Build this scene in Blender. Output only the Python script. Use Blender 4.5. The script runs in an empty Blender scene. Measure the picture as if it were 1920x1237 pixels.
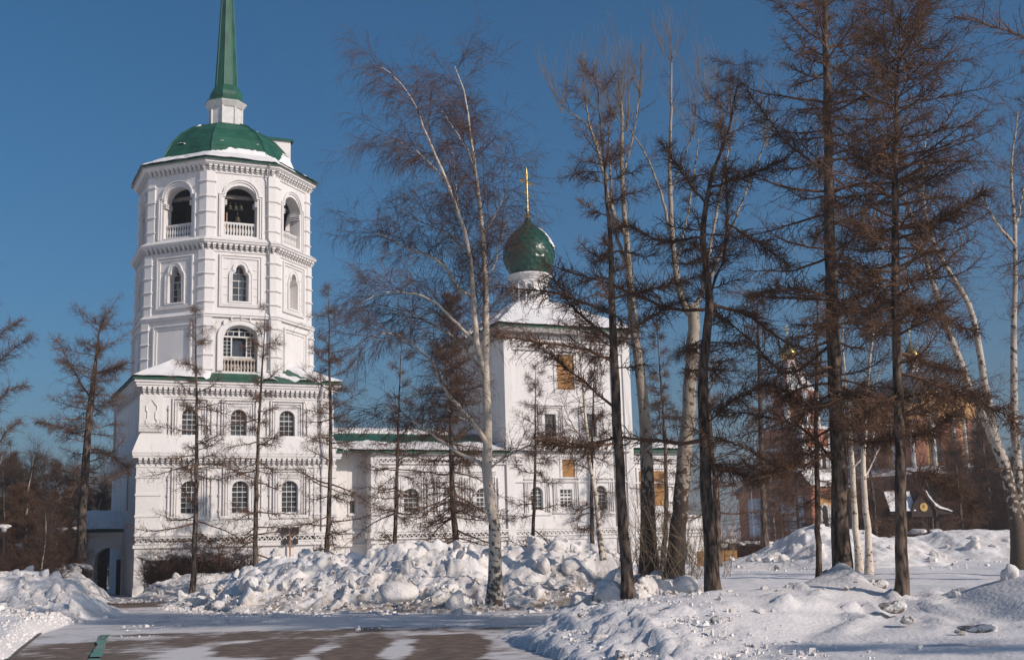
import bpy, math, random
import numpy as np
from mathutils import Matrix, Vector

scn = bpy.context.scene
COL = scn.collection
PI = math.pi

# ------------------------------------------------------------------ camera, sky, sun, exposure
F_PX, PITCH, ROLL, EYE = 2300.0, 0.178, 0.0282, 1.95
_f = np.array([0, math.cos(PITCH), math.sin(PITCH)]); _r = np.array([1.0, 0, 0]); _d = np.cross(_f, _r)
CAMR = np.stack([_r*math.cos(ROLL)+_d*math.sin(ROLL), -_r*math.sin(ROLL)+_d*math.cos(ROLL), _f])
cam_data = bpy.data.cameras.new('camera'); cam = bpy.data.objects.new('camera', cam_data); COL.objects.link(cam)
cam_data.sensor_width = 36.0; cam_data.lens = F_PX/1920*36.0
cam_data.clip_start = 0.3; cam_data.clip_end = 9000
mw = Matrix.Identity(4)
for i in range(3):
    mw[i][0] = CAMR[0][i]; mw[i][1] = -CAMR[1][i]; mw[i][2] = -CAMR[2][i]
mw[2][3] = EYE
cam.matrix_world = mw
scn.camera = cam

SUN_AZ, SUN_EL = math.radians(56), math.radians(27)      # azimuth from -Y towards +X
sdir = Vector((math.sin(SUN_AZ)*math.cos(SUN_EL), -math.cos(SUN_AZ)*math.cos(SUN_EL), math.sin(SUN_EL)))
world = bpy.data.worlds.new('World'); scn.world = world; world.use_nodes = True
wn = world.node_tree.nodes; wl = world.node_tree.links
sky = wn.new('ShaderNodeTexSky'); sky.sky_type = 'NISHITA'; sky.sun_disc = False
sky.sun_elevation = SUN_EL; sky.sun_rotation = math.atan2(sdir.x, sdir.y)
sky.air_density = 1.15; sky.dust_density = 3.0; sky.ozone_density = 8.0; sky.altitude = 400
bg = wn['Background']; bg.inputs['Strength'].default_value = 0.083
hs = wn.new('ShaderNodeHueSaturation'); hs.inputs['Hue'].default_value = 0.491; hs.inputs['Saturation'].default_value = 1.13
wl.new(sky.outputs[0], hs.inputs['Color']); wl.new(hs.outputs[0], bg.inputs['Color'])
sun_data = bpy.data.lights.new('sun', 'SUN'); sun = bpy.data.objects.new('sun', sun_data); COL.objects.link(sun)
sun_data.energy = 3.75; sun_data.angle = math.radians(0.53); sun_data.color = (1.0, 0.89, 0.79)
sun.rotation_euler = sdir.to_track_quat('Z', 'Y').to_euler()
sun.location = (40, -20, 60)
scn.view_settings.view_transform = 'Standard'; scn.view_settings.look = 'None'
scn.view_settings.exposure = 0.0; scn.view_settings.gamma = 1.0
scn.cycles.max_bounces = 6; scn.cycles.diffuse_bounces = 3

def ray(px, py):
    return CAMR.T @ np.array([(px-960)/F_PX, (py-618.5)/F_PX, 1.0])
def P(px, py, Y):                      # the point of the place that stands Y metres away in that direction
    r = ray(px, py); t = Y/r[1]
    return np.array([r[0]*t, Y, EYE+r[2]*t])
def G(px, py, z=0.0):                  # the same on level ground
    r = ray(px, py); t = (z-EYE)/r[2]
    return np.array([r[0]*t, r[1]*t, z])

# ------------------------------------------------------------------ materials
def mat(name, col, rough=0.8, var=0.0, scale=3.0, bump=0.0, bscale=30.0, metal=0.0, col2=None, spec=0.3, stretch=(1, 1, 1), detail=6.0, lo=0.35, hi=0.65):
    m = bpy.data.materials.new(name); m.use_nodes = True
    nt = m.node_tree; n = nt.nodes; l = nt.links; b = n['Principled BSDF']
    b.inputs['Roughness'].default_value = rough; b.inputs['Metallic'].default_value = metal
    b.inputs['Specular IOR Level'].default_value = spec
    b.inputs['Base Color'].default_value = (*col, 1)
    tc = n.new('ShaderNodeTexCoord'); mp = n.new('ShaderNodeMapping'); mp.inputs['Scale'].default_value = stretch
    l.new(tc.outputs['Object'], mp.inputs['Vector'])
    if var or col2:
        tx = n.new('ShaderNodeTexNoise'); tx.inputs['Scale'].default_value = scale; tx.inputs['Detail'].default_value = detail
        l.new(mp.outputs[0], tx.inputs['Vector'])
        rp = n.new('ShaderNodeValToRGB'); rp.color_ramp.elements[0].position = lo; rp.color_ramp.elements[1].position = hi
        c2 = col2 or tuple(c*(1-var) for c in col)
        rp.color_ramp.elements[0].color = (*c2, 1); rp.color_ramp.elements[1].color = (*col, 1)
        l.new(tx.outputs['Fac'], rp.inputs['Fac']); l.new(rp.outputs['Color'], b.inputs['Base Color'])
    if bump:
        t2 = n.new('ShaderNodeTexNoise'); t2.inputs['Scale'].default_value = bscale; t2.inputs['Detail'].default_value = 5
        l.new(mp.outputs[0], t2.inputs['Vector'])
        bp = n.new('ShaderNodeBump'); bp.inputs['Strength'].default_value = bump; bp.inputs['Distance'].default_value = 0.05
        l.new(t2.outputs['Fac'], bp.inputs['Height']); l.new(bp.outputs['Normal'], b.inputs['Normal'])
    return m

def attr_mix(m, attr, col, rough=None, noise=0.0, nscale=8.0, stretch=(1, 1, 1)):     # blends towards col by a mesh attribute
    nt = m.node_tree; n = nt.nodes; l = nt.links; b = n['Principled BSDF']
    at = n.new('ShaderNodeAttribute'); at.attribute_name = attr
    fac = at.outputs['Fac']
    if noise:
        tc = n.new('ShaderNodeTexCoord'); mp = n.new('ShaderNodeMapping'); mp.inputs['Scale'].default_value = stretch
        l.new(tc.outputs['Object'], mp.inputs['Vector'])
        tx = n.new('ShaderNodeTexNoise'); tx.inputs['Scale'].default_value = nscale; tx.inputs['Detail'].default_value = 8; tx.inputs['Roughness'].default_value = 0.65
        l.new(mp.outputs[0], tx.inputs['Vector'])
        a1 = n.new('ShaderNodeMath'); a1.operation = 'SUBTRACT'; l.new(tx.outputs['Fac'], a1.inputs[0]); a1.inputs[1].default_value = 0.5
        a2 = n.new('ShaderNodeMath'); a2.operation = 'MULTIPLY_ADD'; l.new(a1.outputs[0], a2.inputs[0]); a2.inputs[1].default_value = noise; l.new(fac, a2.inputs[2])
        mr = n.new('ShaderNodeMapRange'); mr.inputs['From Min'].default_value = 0.40; mr.inputs['From Max'].default_value = 0.64
        l.new(a2.outputs[0], mr.inputs['Value']); fac = mr.outputs['Result']
    mx = n.new('ShaderNodeMix'); mx.data_type = 'RGBA'
    src = b.inputs['Base Color'].links[0].from_socket if b.inputs['Base Color'].links else None
    if src: l.new(src, mx.inputs['A'])
    else: mx.inputs['A'].default_value = b.inputs['Base Color'].default_value
    mx.inputs['B'].default_value = (*col, 1)
    l.new(fac, mx.inputs['Factor']); l.new(mx.outputs['Result'], b.inputs['Base Color'])
    if rough is not None:
        r = n.new('ShaderNodeMix'); r.data_type = 'FLOAT'; r.inputs['A'].default_value = b.inputs['Roughness'].default_value; r.inputs['B'].default_value = rough
        l.new(fac, r.inputs['Factor']); l.new(r.outputs['Result'], b.inputs['Roughness'])
    return fac

M = {}
M['wash'] = mat('whitewash', (0.735, 0.70, 0.675), 0.85, scale=0.55, bump=0.3, bscale=9, col2=(0.69, 0.66, 0.64), spec=0.15)
def weather(m):
    nt = m.node_tree; n = nt.nodes; l = nt.links; b = n['Principled BSDF']
    for sc, st, lo, hi, col, amt in ((1.0, (2.4, 2.4, .22), .56, .74, (.43, .39, .36), .62), (.9, (1, 1, 1), .60, .72, (.50, .44, .40), .62), (7.0, (1, 1, 1), .64, .72, (.45, .40, .36), .35)):
        tc = n.new('ShaderNodeTexCoord'); mp = n.new('ShaderNodeMapping'); mp.inputs['Scale'].default_value = st; l.new(tc.outputs['Object'], mp.inputs['Vector'])
        tx = n.new('ShaderNodeTexNoise'); tx.inputs['Scale'].default_value = sc; tx.inputs['Detail'].default_value = 7; tx.inputs['Roughness'].default_value = .6; l.new(mp.outputs[0], tx.inputs['Vector'])
        mr = n.new('ShaderNodeMapRange'); mr.inputs['From Min'].default_value = lo; mr.inputs['From Max'].default_value = hi; mr.inputs['To Max'].default_value = amt; l.new(tx.outputs['Fac'], mr.inputs['Value'])
        mx = n.new('ShaderNodeMix'); mx.data_type = 'RGBA'; l.new(b.inputs['Base Color'].links[0].from_socket, mx.inputs['A']); mx.inputs['B'].default_value = (*col, 1)
        l.new(mr.outputs['Result'], mx.inputs['Factor']); l.new(mx.outputs['Result'], b.inputs['Base Color'])
weather(M['wash'])
M['wash_old'] = mat('weathered whitewash', (0.73, 0.69, 0.65), 0.9, scale=1.6, bump=0.35, bscale=12, col2=(0.56, 0.5, 0.46), spec=0.1)
M['stone_old'] = mat('flaking plaster', (0.62, 0.57, 0.52), 0.9, scale=2.5, bump=0.4, bscale=14, col2=(0.36, 0.28, 0.22), spec=0.1)
M['green'] = mat('green sheet metal', (0.022, 0.110, 0.066), 0.5, scale=1.6, bump=0.14, bscale=2.2, col2=(0.009, 0.066, 0.042), spec=0.35, stretch=(1, 1, .5))
M['green_dk'] = mat('dark green scales', (0.010, 0.075, 0.045), 0.32, scale=3, bump=0.05, bscale=6, col2=(0.006, 0.045, 0.03), spec=0.5)
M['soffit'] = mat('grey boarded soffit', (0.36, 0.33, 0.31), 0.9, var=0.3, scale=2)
M['snow'] = mat('snow', (0.82, 0.79, 0.78), 0.7, scale=1.1, bump=0.5, bscale=6, col2=(0.76, 0.73, 0.715), spec=0.2)
M['heap'] = mat('ploughed snow', (0.85, 0.81, 0.785), 0.75, scale=1.4, bump=0.7, bscale=8, col2=(0.70, 0.645, 0.60), spec=0.15)
attr_mix(M['heap'], 'dirt', (0.30, 0.24, 0.19), noise=0.9, nscale=2.2)
M['field'] = mat('settled snow', (0.81, 0.765, 0.75), 0.7, scale=0.5, bump=0.55, bscale=11, col2=(0.72, 0.69, 0.675), spec=0.2)
M['glass'] = mat('window glass', (0.040, 0.044, 0.048), 0.08, spec=1.0, var=.4, scale=.8)
M['white'] = mat('white paint', (0.66, 0.64, 0.61), 0.55, var=0.15, scale=3)
M['dark'] = mat('dark shaded interior', (0.035, 0.030, 0.028), 0.9, var=0.4, scale=3)  # shade of the belfry interior put into the colour
M['iron'] = mat('black iron', (0.022, 0.020, 0.020), 0.6)
M['bronze'] = mat('bell bronze', (0.10, 0.085, 0.06), 0.45, metal=0.7, var=0.3)
M['timber'] = mat('raw timber', (0.42, 0.22, 0.11), 0.8, var=0.3, scale=6)
M['beam'] = mat('weathered beam', (0.24, 0.21, 0.18), 0.9, var=0.35, scale=5)
M['ply'] = mat('orange plywood', (0.40, 0.215, 0.075), 0.7, scale=3.0, col2=(0.25, 0.115, 0.035), stretch=(1, 1, 3.2), spec=0.3)
M['gold'] = mat('gilding', (0.80, 0.52, 0.18), 0.28, metal=1.0)
M['pipe'] = mat('grey zinc pipe', (0.33, 0.32, 0.32), 0.5, metal=0.2)
M['larch'] = mat('larch bark', (0.175, 0.130, 0.100), 0.95, scale=9, bump=1.0, bscale=14, col2=(0.036, 0.027, 0.022), spec=0.1, stretch=(1, 1, 0.30), lo=.40, hi=.60)
M['larch_twig'] = mat('larch twigs', (0.185, 0.106, 0.068), 0.9, var=0.45, scale=1.3, spec=0.1)
M['birch_twig'] = mat('birch twigs', (0.155, 0.090, 0.068), 0.85, var=0.4, scale=1.2, spec=0.1)
M['poplar_twig'] = mat('poplar whips', (0.27, 0.20, 0.135), 0.85, var=0.4, scale=1.5, spec=0.1)
M['far_twig'] = mat('distant twigs', (0.125, 0.085, 0.065), 0.9, var=0.4, scale=0.8, spec=0.1)
M['bush_twig'] = mat('hedge twigs', (0.115, 0.066, 0.046), 0.9, var=0.4, scale=3, spec=0.1)

def birch_bark(name, base, dirt, thr, vscale):
    m = mat(name, base, 0.75, scale=2.2, col2=tuple(0.78*c for c in base), bump=0.5, bscale=14, spec=0.2)
    nt = m.node_tree; n = nt.nodes; l = nt.links; b = n['Principled BSDF']
    tc = n.new('ShaderNodeTexCoord'); mp = n.new('ShaderNodeMapping'); mp.inputs['Scale'].default_value = (2.2, 2.2, vscale)
    l.new(tc.outputs['Object'], mp.inputs['Vector'])
    tx = n.new('ShaderNodeTexNoise'); tx.inputs['Scale'].default_value = 2.6; tx.inputs['Detail'].default_value = 4
    l.new(mp.outputs[0], tx.inputs['Vector'])
    at = n.new('ShaderNodeAttribute'); at.attribute_name = 'old'
    ad = n.new('ShaderNodeMath'); ad.operation = 'MULTIPLY_ADD'; l.new(at.outputs['Fac'], ad.inputs[0]); ad.inputs[1].default_value = 0.30; l.new(tx.outputs['Fac'], ad.inputs[2])
    mr = n.new('ShaderNodeMapRange'); mr.inputs['From Min'].default_value = thr; mr.inputs['From Max'].default_value = thr+0.05
    l.new(ad.outputs[0], mr.inputs['Value'])
    mx = n.new('ShaderNodeMix'); mx.data_type = 'RGBA'
    l.new(b.inputs['Base Color'].links[0].from_socket, mx.inputs['A']); mx.inputs['B'].default_value = (*dirt, 1)
    l.new(mr.outputs['Result'], mx.inputs['Factor']); l.new(mx.outputs['Result'], b.inputs['Base Color'])
    return m
M['birch'] = birch_bark('birch bark', (0.72, 0.61, 0.49), (0.13, 0.10, 0.08), 0.64, 2.6)
M['birch_old'] = birch_bark('old birch bark', (0.50, 0.43, 0.36), (0.10, 0.075, 0.058), 0.56, 2.2)
M['poplar'] = birch_bark('poplar bark', (0.36, 0.30, 0.235), (0.065, 0.048, 0.036), 0.60, 2.0)

# road: brown asphalt under packed ice
M['road'] = mat('wet brown asphalt', (0.215, 0.155, 0.115), 0.8, scale=2.6, bump=0.3, bscale=26, col2=(0.105, 0.080, 0.066), spec=0.25)
attr_mix(M['road'], 'ice', (0.69, 0.65, 0.64), rough=0.45, noise=1.0, nscale=3.2, stretch=(0.55, 1.0, 1))
M['green_paint'] = mat('green road paint', (0.09, 0.27, 0.20), 0.7, scale=4.5, col2=(0.22, 0.25, 0.22), lo=.42, hi=.55, stretch=(1, .35, 1))

# ------------------------------------------------------------------ mesh helpers
class MB:
    def __init__(s): s.v = []; s.f = []
    def add(s, pts, faces):
        o = len(s.v); s.v.extend(tuple(map(float, p)) for p in pts); s.f.extend([tuple(i+o for i in f) for f in faces]); return s
    def quad(s, a, b, c, d): return s.add([a, b, c, d], [(0, 1, 2, 3)])
    def box(s, x0, x1, y0, y1, z0, z1):
        return s.add([(x0,y0,z0),(x1,y0,z0),(x1,y1,z0),(x0,y1,z0),(x0,y0,z1),(x1,y0,z1),(x1,y1,z1),(x0,y1,z1)],
                     [(0,3,2,1),(4,5,6,7),(0,1,5,4),(1,2,6,5),(2,3,7,6),(3,0,4,7)])
    def prism(s, poly, z0, z1, top=None):          # plan polygon, extruded in z; top = other polygon for the upper end
        n = len(poly); tp = top or poly
        pts = [(p[0], p[1], z0) for p in poly]+[(p[0], p[1], z1) for p in tp]
        return s.add(pts, [tuple(range(n-1, -1, -1)), tuple(range(n, 2*n))]+[(i, (i+1) % n, n+(i+1) % n, n+i) for i in range(n)])
    def prism_y(s, poly, y0, y1):                  # (x,z) outline, extruded in y
        n = len(poly)
        pts = [(p[0], y0, p[1]) for p in poly]+[(p[0], y1, p[1]) for p in poly]
        return s.add(pts, [tuple(range(n)), tuple(range(2*n-1, n-1, -1))]+[(i, n+i, n+(i+1) % n, (i+1) % n) for i in range(n)])
    def lathe(s, prof, n=16, c=(0, 0, 0), ph=0.0, sx=1.0):
        k = len(prof); pts = []
        for r, z in prof:
            for i in range(n):
                a = 2*PI*i/n+ph; pts.append((c[0]+r*math.cos(a)*sx, c[1]+r*math.sin(a), c[2]+z))
        fs = [(j*n+i, j*n+(i+1) % n, (j+1)*n+(i+1) % n, (j+1)*n+i) for j in range(k-1) for i in range(n)]
        fs.append(tuple(range(n-1, -1, -1))); fs.append(tuple(range((k-1)*n, k*n)))
        return s.add(pts, fs)
    def tube(s, pts, r, n=6):
        pts = [Vector(p) for p in pts]; R = r if hasattr(r, '__len__') else [r]*len(pts); out = []
        for i, p in enumerate(pts):
            t = (pts[min(i+1, len(pts)-1)]-pts[max(i-1, 0)]).normalized()
            a = t.cross(Vector((0.13, 0.31, 0.94)) if abs(t.z) < 0.9 else Vector((1, 0.2, 0))).normalized(); b = t.cross(a)
            for j in range(n):
                an = 2*PI*j/n; out.append(p+(a*math.cos(an)+b*math.sin(an))*R[i])
        k = len(pts)
        fs = [(j*n+i, j*n+(i+1) % n, (j+1)*n+(i+1) % n, (j+1)*n+i) for j in range(k-1) for i in range(n)]
        fs.append(tuple(range(n-1, -1, -1))); fs.append(tuple(range((k-1)*n, k*n)))
        return s.add(out, fs)
    def mesh(s, name, m, smooth=False):
        me = bpy.data.meshes.new(name); me.from_pydata(s.v, [], s.f); me.materials.append(m)
        if smooth: me.polygons.foreach_set('use_smooth', [True]*len(me.polygons))
        me.update(); return me

def link(name, data, parent=None, loc=(0, 0, 0), rz=0.0):
    o = bpy.data.objects.new(name, data); COL.objects.link(o)
    o.location = loc; o.rotation_euler = (0, 0, rz)
    if parent: o.parent = parent
    return o
def part(name, mb, m, parent=None, loc=(0, 0, 0), rz=0.0, smooth=False):
    return link(name, mb.mesh(name, m, smooth), parent, loc, rz)
def tag(o, label=None, cat=None, group=None, kind=None):
    if label: o['label'] = label
    if cat: o['category'] = cat
    if group: o['group'] = group
    if kind: o['kind'] = kind
    return o
def thing(name, label, cat, loc=(0, 0, 0), rz=0.0, group=None):
    return tag(link(name, None, None, loc, rz), label, cat, group)

def np_mesh(name, verts, quads, m, smooth=True, attrs=None):
    me = bpy.data.meshes.new(name); nv, nq = len(verts), len(quads)
    me.vertices.add(nv); me.vertices.foreach_set('co', np.ascontiguousarray(verts, dtype=np.float32).ravel())
    me.loops.add(nq*4); me.loops.foreach_set('vertex_index', np.ascontiguousarray(quads, dtype=np.int32).ravel())
    me.polygons.add(nq); me.polygons.foreach_set('loop_start', np.arange(0, nq*4, 4, dtype=np.int32))
    me.polygons.foreach_set('use_smooth', np.full(nq, smooth))
    me.materials.append(m)
    for k, a in (attrs or {}).items():
        at = me.attributes.new(k, 'FLOAT', 'POINT'); at.data.foreach_set('value', np.ascontiguousarray(a, dtype=np.float32).ravel())
    me.update(calc_edges=True); me.validate(); return me

# noise on arrays
def hash2(ix, iy, s=0):
    h = (ix.astype(np.int64)*374761393+iy.astype(np.int64)*668265263+s*974634777) & 0xffffffff
    h = ((h ^ (h >> 13))*1274126177) & 0xffffffff
    return ((h ^ (h >> 16)) & 0xffff)/65535.0
def vnoise(x, y, s=0):
    x0 = np.floor(x); y0 = np.floor(y); fx = x-x0; fy = y-y0
    fx = fx*fx*(3-2*fx); fy = fy*fy*(3-2*fy)
    a = hash2(x0, y0, s); b = hash2(x0+1, y0, s); c = hash2(x0, y0+1, s); d = hash2(x0+1, y0+1, s)
    return (a*(1-fx)+b*fx)*(1-fy)+(c*(1-fx)+d*fx)*fy
def fbm(x, y, o=4, s=0):
    r = 0; a = 0.5
    for i in range(o): r = r+a*vnoise(x*2**i, y*2**i, s+i*17); a *= 0.5
    return r
def worley(x, y, s=0):                       # distance to the nearest cell point, a per-cell height and the border distance
    x0 = np.floor(x); y0 = np.floor(y); d1 = np.full(x.shape, 9.0); d2 = d1.copy(); hv = np.zeros(x.shape)
    for i in (-1, 0, 1):
        for j in (-1, 0, 1):
            px = x0+i+hash2(x0+i, y0+j, s+1); py = y0+j+hash2(x0+i, y0+j, s+2)
            d = np.hypot(x-px, y-py); h = hash2(x0+i, y0+j, s+3); nr = d < d1
            d2 = np.where(nr, d1, np.minimum(d2, d)); hv = np.where(nr, h, hv); d1 = np.where(nr, d, d1)
    return d1, hv, d2-d1
def sstep(a, b, x):
    t = np.clip((x-a)/(b-a), 0, 1); return t*t*(3-2*t)
def grid_quads(nx, ny):
    i = np.arange((nx-1)*(ny-1)); r = i//(nx-1); c = i % (nx-1); a = r*nx+c
    return np.stack([a, a+1, a+nx+1, a+nx], 1)

# ------------------------------------------------------------------ terrain
road_edge_y = np.array([-40, 20.0, 22.6, 28.9, 35, 40, 44, 60, 90]); road_edge_x = np.array([4.0, 1.7, 1.0, -0.3, 1.3, 0.2, -2.0, -6, -6])
cr = np.array([P(x_, y_, d_*.83) for x_, y_, d_ in [(960,1190,31),(1030,1166,33),(1100,1141,33),(1200,1127,32),(1300,1116,32),(1400,1112,33),(1480,1106,34),(1578,1082,36),(1640,1106,34.5),(1700,1128,33),(1760,1128,32),(1830,1110,31),(1910,1086,30.5),(2050,1062,30),(2500,1040,30)]])
MX, MY = P(1590, 1100, 29.9)[:2]
def ground_z(x, y):
    x = np.asarray(x, float); y = np.asarray(y, float)
    ex = np.interp(y, road_edge_y, road_edge_x)
    side = sstep(0.0, 7.0, x-ex)*sstep(12, 26, y)+0.35*(1-sstep(12, 26, y))*sstep(0, 7, x-ex)
    base = side*(0.42+0.45*sstep(40, 62, y))
    base = base*(1-0.6*sstep(75, 120, y))
    # ploughed bank along the right of the road, its crest wandering
    cy = np.interp(x, cr[:, 0], cr[:, 1]); cz = np.interp(x, cr[:, 0], cr[:, 2])
    d = y-cy; wf = 6.5+0*x
    g = np.where(d < 0, sstep(-wf, 0.0, d)**0.85, 1-sstep(0.0, 3.6, d))
    bank = g*np.clip(cz, 0.0, 2)*sstep(-0.6, 1.2, x-cr[0, 0])
    z = np.maximum(base, bank)+0.12*np.minimum(base, bank)
    z = z+.34*np.exp(-(np.hypot(x-MX, y-MY)/1.05)**1.5)
    z = z+0.05*(fbm(x*0.35, y*0.35, 3, 5)-0.45)*sstep(0, 3, x-ex)*2.0
    # left verge bank beside the kerb
    lx = np.interp(y, [10, 26.4, 35.3, 44, 60, 70], [-8.6, -10.65, -13.47, -15.2, -20, -22.5])
    z = z+0.34*sstep(-0.05, 0.6, lx-x)*(1+0.7*(fbm(x*0.5, y*0.5, 3, 9)-0.45))*(1-sstep(66, 72, y))
    z = z+0.5*sstep(0, 6, lx-x-2)*(1-sstep(70, 90, y))
    return z
def axis(c0, c1, fine, far, grow=1.22):
    a = list(np.arange(c0, c1+1e-6, fine)); st = fine; x = a[-1]
    while x < far: st *= grow; x += st; a.append(x)
    st = fine; x = a[0]; lo = []
    while x > -far: st *= grow; x -= st; lo.append(x)
    return np.array(lo[::-1]+a)
gx = axis(-17, 30, 0.125, 6000); gy = axis(17, 76, 0.16, 6000)
X, Y = np.meshgrid(gx, gy)
Z = ground_z(X, Y)
ex = np.interp(Y, road_edge_y, road_edge_x); near = sstep(80, 60, Y)*sstep(10, 18, Y)
side_ = sstep(0.3, 2.5, X-ex)
foot = np.exp(-((X-ex-1.0)/1.3)**2)*sstep(38, 30, Y)                     # coarse granular rim thrown up by the plough
d1b, hvb, bdb = worley(X*2.6, Y*2.2, 47); d1c, hvc, bdc = worley(X*6.5, Y*5, 48)
Z = Z+foot*near*(0.20*(hvb-.3)*sstep(0, .2, bdb)+0.10*(hvc-.3)*sstep(0, .25, bdc)+0.12*(fbm(X*1.6, Y*1.6, 3, 49)-.45))
d1, hv, bd = worley(X*0.9+fbm(X*.7, Y*.7, 2, 39), Y*0.55, 40)
Z = Z+near*side_*(0.20*(fbm(X*.55, Y*.32, 4, 20)-.47)+0.13*np.maximum(0, hv-.72)*3*sstep(0.0, .35, bd)*sstep(.18, .5, Z)*sstep(40, 34, Y))
bankm = sstep(.2, .5, Z)*sstep(41, 35, Y)
d1, hv, bd = worley(X*2.3, Y*1.7, 43); Z = Z+near*side_*bankm*0.16*np.maximum(0, hv-.78)*4*sstep(0, .3, bd)
Z = Z+near*side_*.05*(vnoise(X*.35+Y*.12, Y*2.2, 29)-.5)*sstep(34, 30, Y)
foot2 = np.exp(-((X-ex-1.6)/2.0)**2)*sstep(36, 28, Y); d1, hv, bd = worley(X*4.2, Y*3.2, 50); Z = Z+near*foot2*.16*(hv-.3)*sstep(0, .3, bd)*vnoise(X*.8, Y*.8, 51)*1.6
Z = Z+near*side_*(0.05*(fbm(X*1.7, Y*1.2, 3, 21)-0.45)+0.022*(fbm(X*4.5, Y*4.5, 2, 27)-0.4))
inroad = (X < ex-0.25) & (X > np.interp(Y, [10, 26.4, 35.3, 44, 60, 70], [-8.6, -10.65, -13.47, -15.2, -20, -22.5])) & (Y < 69.5)
Z = np.where(inroad, -0.08, Z)
far = sstep(150, 400, np.hypot(X, Y)); Z = Z*(1-far)-0.0*far
gm = np_mesh('snow_field', np.stack([X.ravel(), Y.ravel(), Z.ravel()], 1), grid_quads(len(gx), len(gy)), M['field'])
tag(link('snow_field', gm), 'wide snow covered ground with soft banks and faint tracks', kind='structure')

# road sheet with worn ice
rx = np.arange(-23, 6, 0.11); ry = np.arange(14, 70.2, 0.13)
X, Y = np.meshgrid(rx, ry)
ice = np.full(X.shape, 0.66)
ice += 0.20*(fbm(X*0.30, Y*0.55, 4, 60)-0.47)*2
ice += 0.12*(fbm(X*1.3, Y*1.1, 4, 63)-0.47)*2
slab = sstep(34.8, 34.2, Y+.25*np.sin(X*.7))*sstep(-12.2, -11.0, X)*sstep(0.8, -1.5, X)            # thawed slabs close by
ice -= slab*(0.10+0.75*(fbm(X*0.45+3, Y*0.5, 4, 66)-0.40))
ice += slab*.42*(fbm(X*1.9, Y*.75, 4, 64)-.44)
def blob(cx, cy, rx_, ry_, a):
    global ice
    q = np.hypot((X-cx)/rx_, (Y-cy)/ry_)+.5*(fbm(X*.9, Y*.6, 3, 67)-.45)
    ice = ice-a*sstep(1.15, 0.7, q)
blob(-5.6, 28.0, 1.5, 2.6, 0.45); blob(-9.0, 29.5, 1.6, 3.0, 0.16); blob(-1.5, 26.6, 0.9, 4.0, 0.5); blob(-3.4, 26.5, 0.6, 3.6, 0.4); blob(-7.6, 31.5, 1.4, 1.8, .2)
for c, w in ((-2.5, .35), (-4.3, .22), (-6.9, .5)): ice += 0.3*np.exp(-((X-c+.04*(Y-26))/w)**2)*sstep(31, 28, Y)*(.4+fbm(X*.8, Y*.9, 3, 68))
ice -= 0.55*sstep(1.1, 0.85, np.abs(Y-(58.6+0.18*(X+18)))/4.6)*sstep(-12.6, -14.4, X)                             # swept strip by the gate
ice += 0.12*(fbm(X*0.22, Y*2.2, 3, 71)-0.45)
ice += .4*sstep(33.5, 36, Y)*sstep(-9, -4, X)*sstep(52, 46, Y)
ice -= .10*np.exp(-((Y-36.2-.12*X)/.25)**2)*sstep(.35, .5, fbm(X*.4, Y*0, 2, 72))
zr = 0.06*sstep(34, 37, Y)*sstep(-9, -3, X)*fbm(X*.9+Y*.25, Y*2.0, 3, 84)+0.004+0.02*(fbm(X*0.8, Y*0.8, 2, 80)-0.45)+0.03*sstep(0.6, 0.9, ice)*(fbm(X*2.4, Y*2.4, 3, 82))*sstep(33, 37, Y)
rm = np_mesh('road', np.stack([X.ravel(), Y.ravel(), zr.ravel()], 1), grid_quads(len(rx), len(ry)), M['road'], attrs={'ice': ice})
road = tag(link('road', rm), 'brown asphalt road half covered by packed ice', kind='structure')
a, b = G(198, 1192), G(174, 1245)
rng = np.random.default_rng(3); mk = MB(); n = 40; tt = np.linspace(0, 1, n+1)
wl_ = .12+.06*(fbm(tt*9, tt*0+2, 3, 5)-.45)*2; wr_ = .12+.06*(fbm(tt*9, tt*0+7, 3, 6)-.45)*2
for i in range(n):
    if fbm(np.array([tt[i]*7.0]), np.array([3.3]), 2, 8)[0] < .22: continue
    p = a+(b-a)*tt[i]; q = a+(b-a)*tt[i+1]
    mk.quad((p[0]-wl_[i], p[1], 0.046), (q[0]-wl_[i+1], q[1], 0.046), (q[0]+wr_[i+1], q[1], 0.046), (p[0]+wr_[i], p[1], 0.046))
tag(part('road_marking', mk, M['green_paint'], road), 'worn green painted line')
# slab joints of the asphalt: thin raised lips of frozen dirt
kb = MB()
kp = [G(x, y) for x, y in [(10, 1245), (40, 1216), (75, 1188)]]
for i in range(2):
    p, q = kp[i], kp[i+1]; kb.add([(p[0]-.10,p[1],0),(p[0]+.05,p[1],0),(q[0]+.05,q[1],0),(q[0]-.10,q[1],0),(p[0]-.10,p[1],.04),(p[0]+.05,p[1],.04),(q[0]+.05,q[1],.04),(q[0]-.10,q[1],.04)],
        [(0,3,2,1),(4,5,6,7),(0,1,5,4),(1,2,6,5),(2,3,7,6),(3,0,4,7)])
tag(part('kerb', kb, mat('dirty kerb stone', (0.16, 0.14, 0.125), 0.9, var=0.4, scale=5)), 'dark kerb stone edge', kind='structure')

# ------------------------------------------------------------------ the church
CH_A = 0.433
CH_O = np.array([-21.526, 69.945, 0.0])
church = thing('church', 'large white church with octagonal bell tower, green spire and green onion dome', 'church', CH_O, CH_A)
def ch2w(u, v, z):
    return (CH_O[0]+u*math.cos(CH_A)-v*math.sin(CH_A), CH_O[1]+u*math.sin(CH_A)+v*math.cos(CH_A), z)

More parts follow.
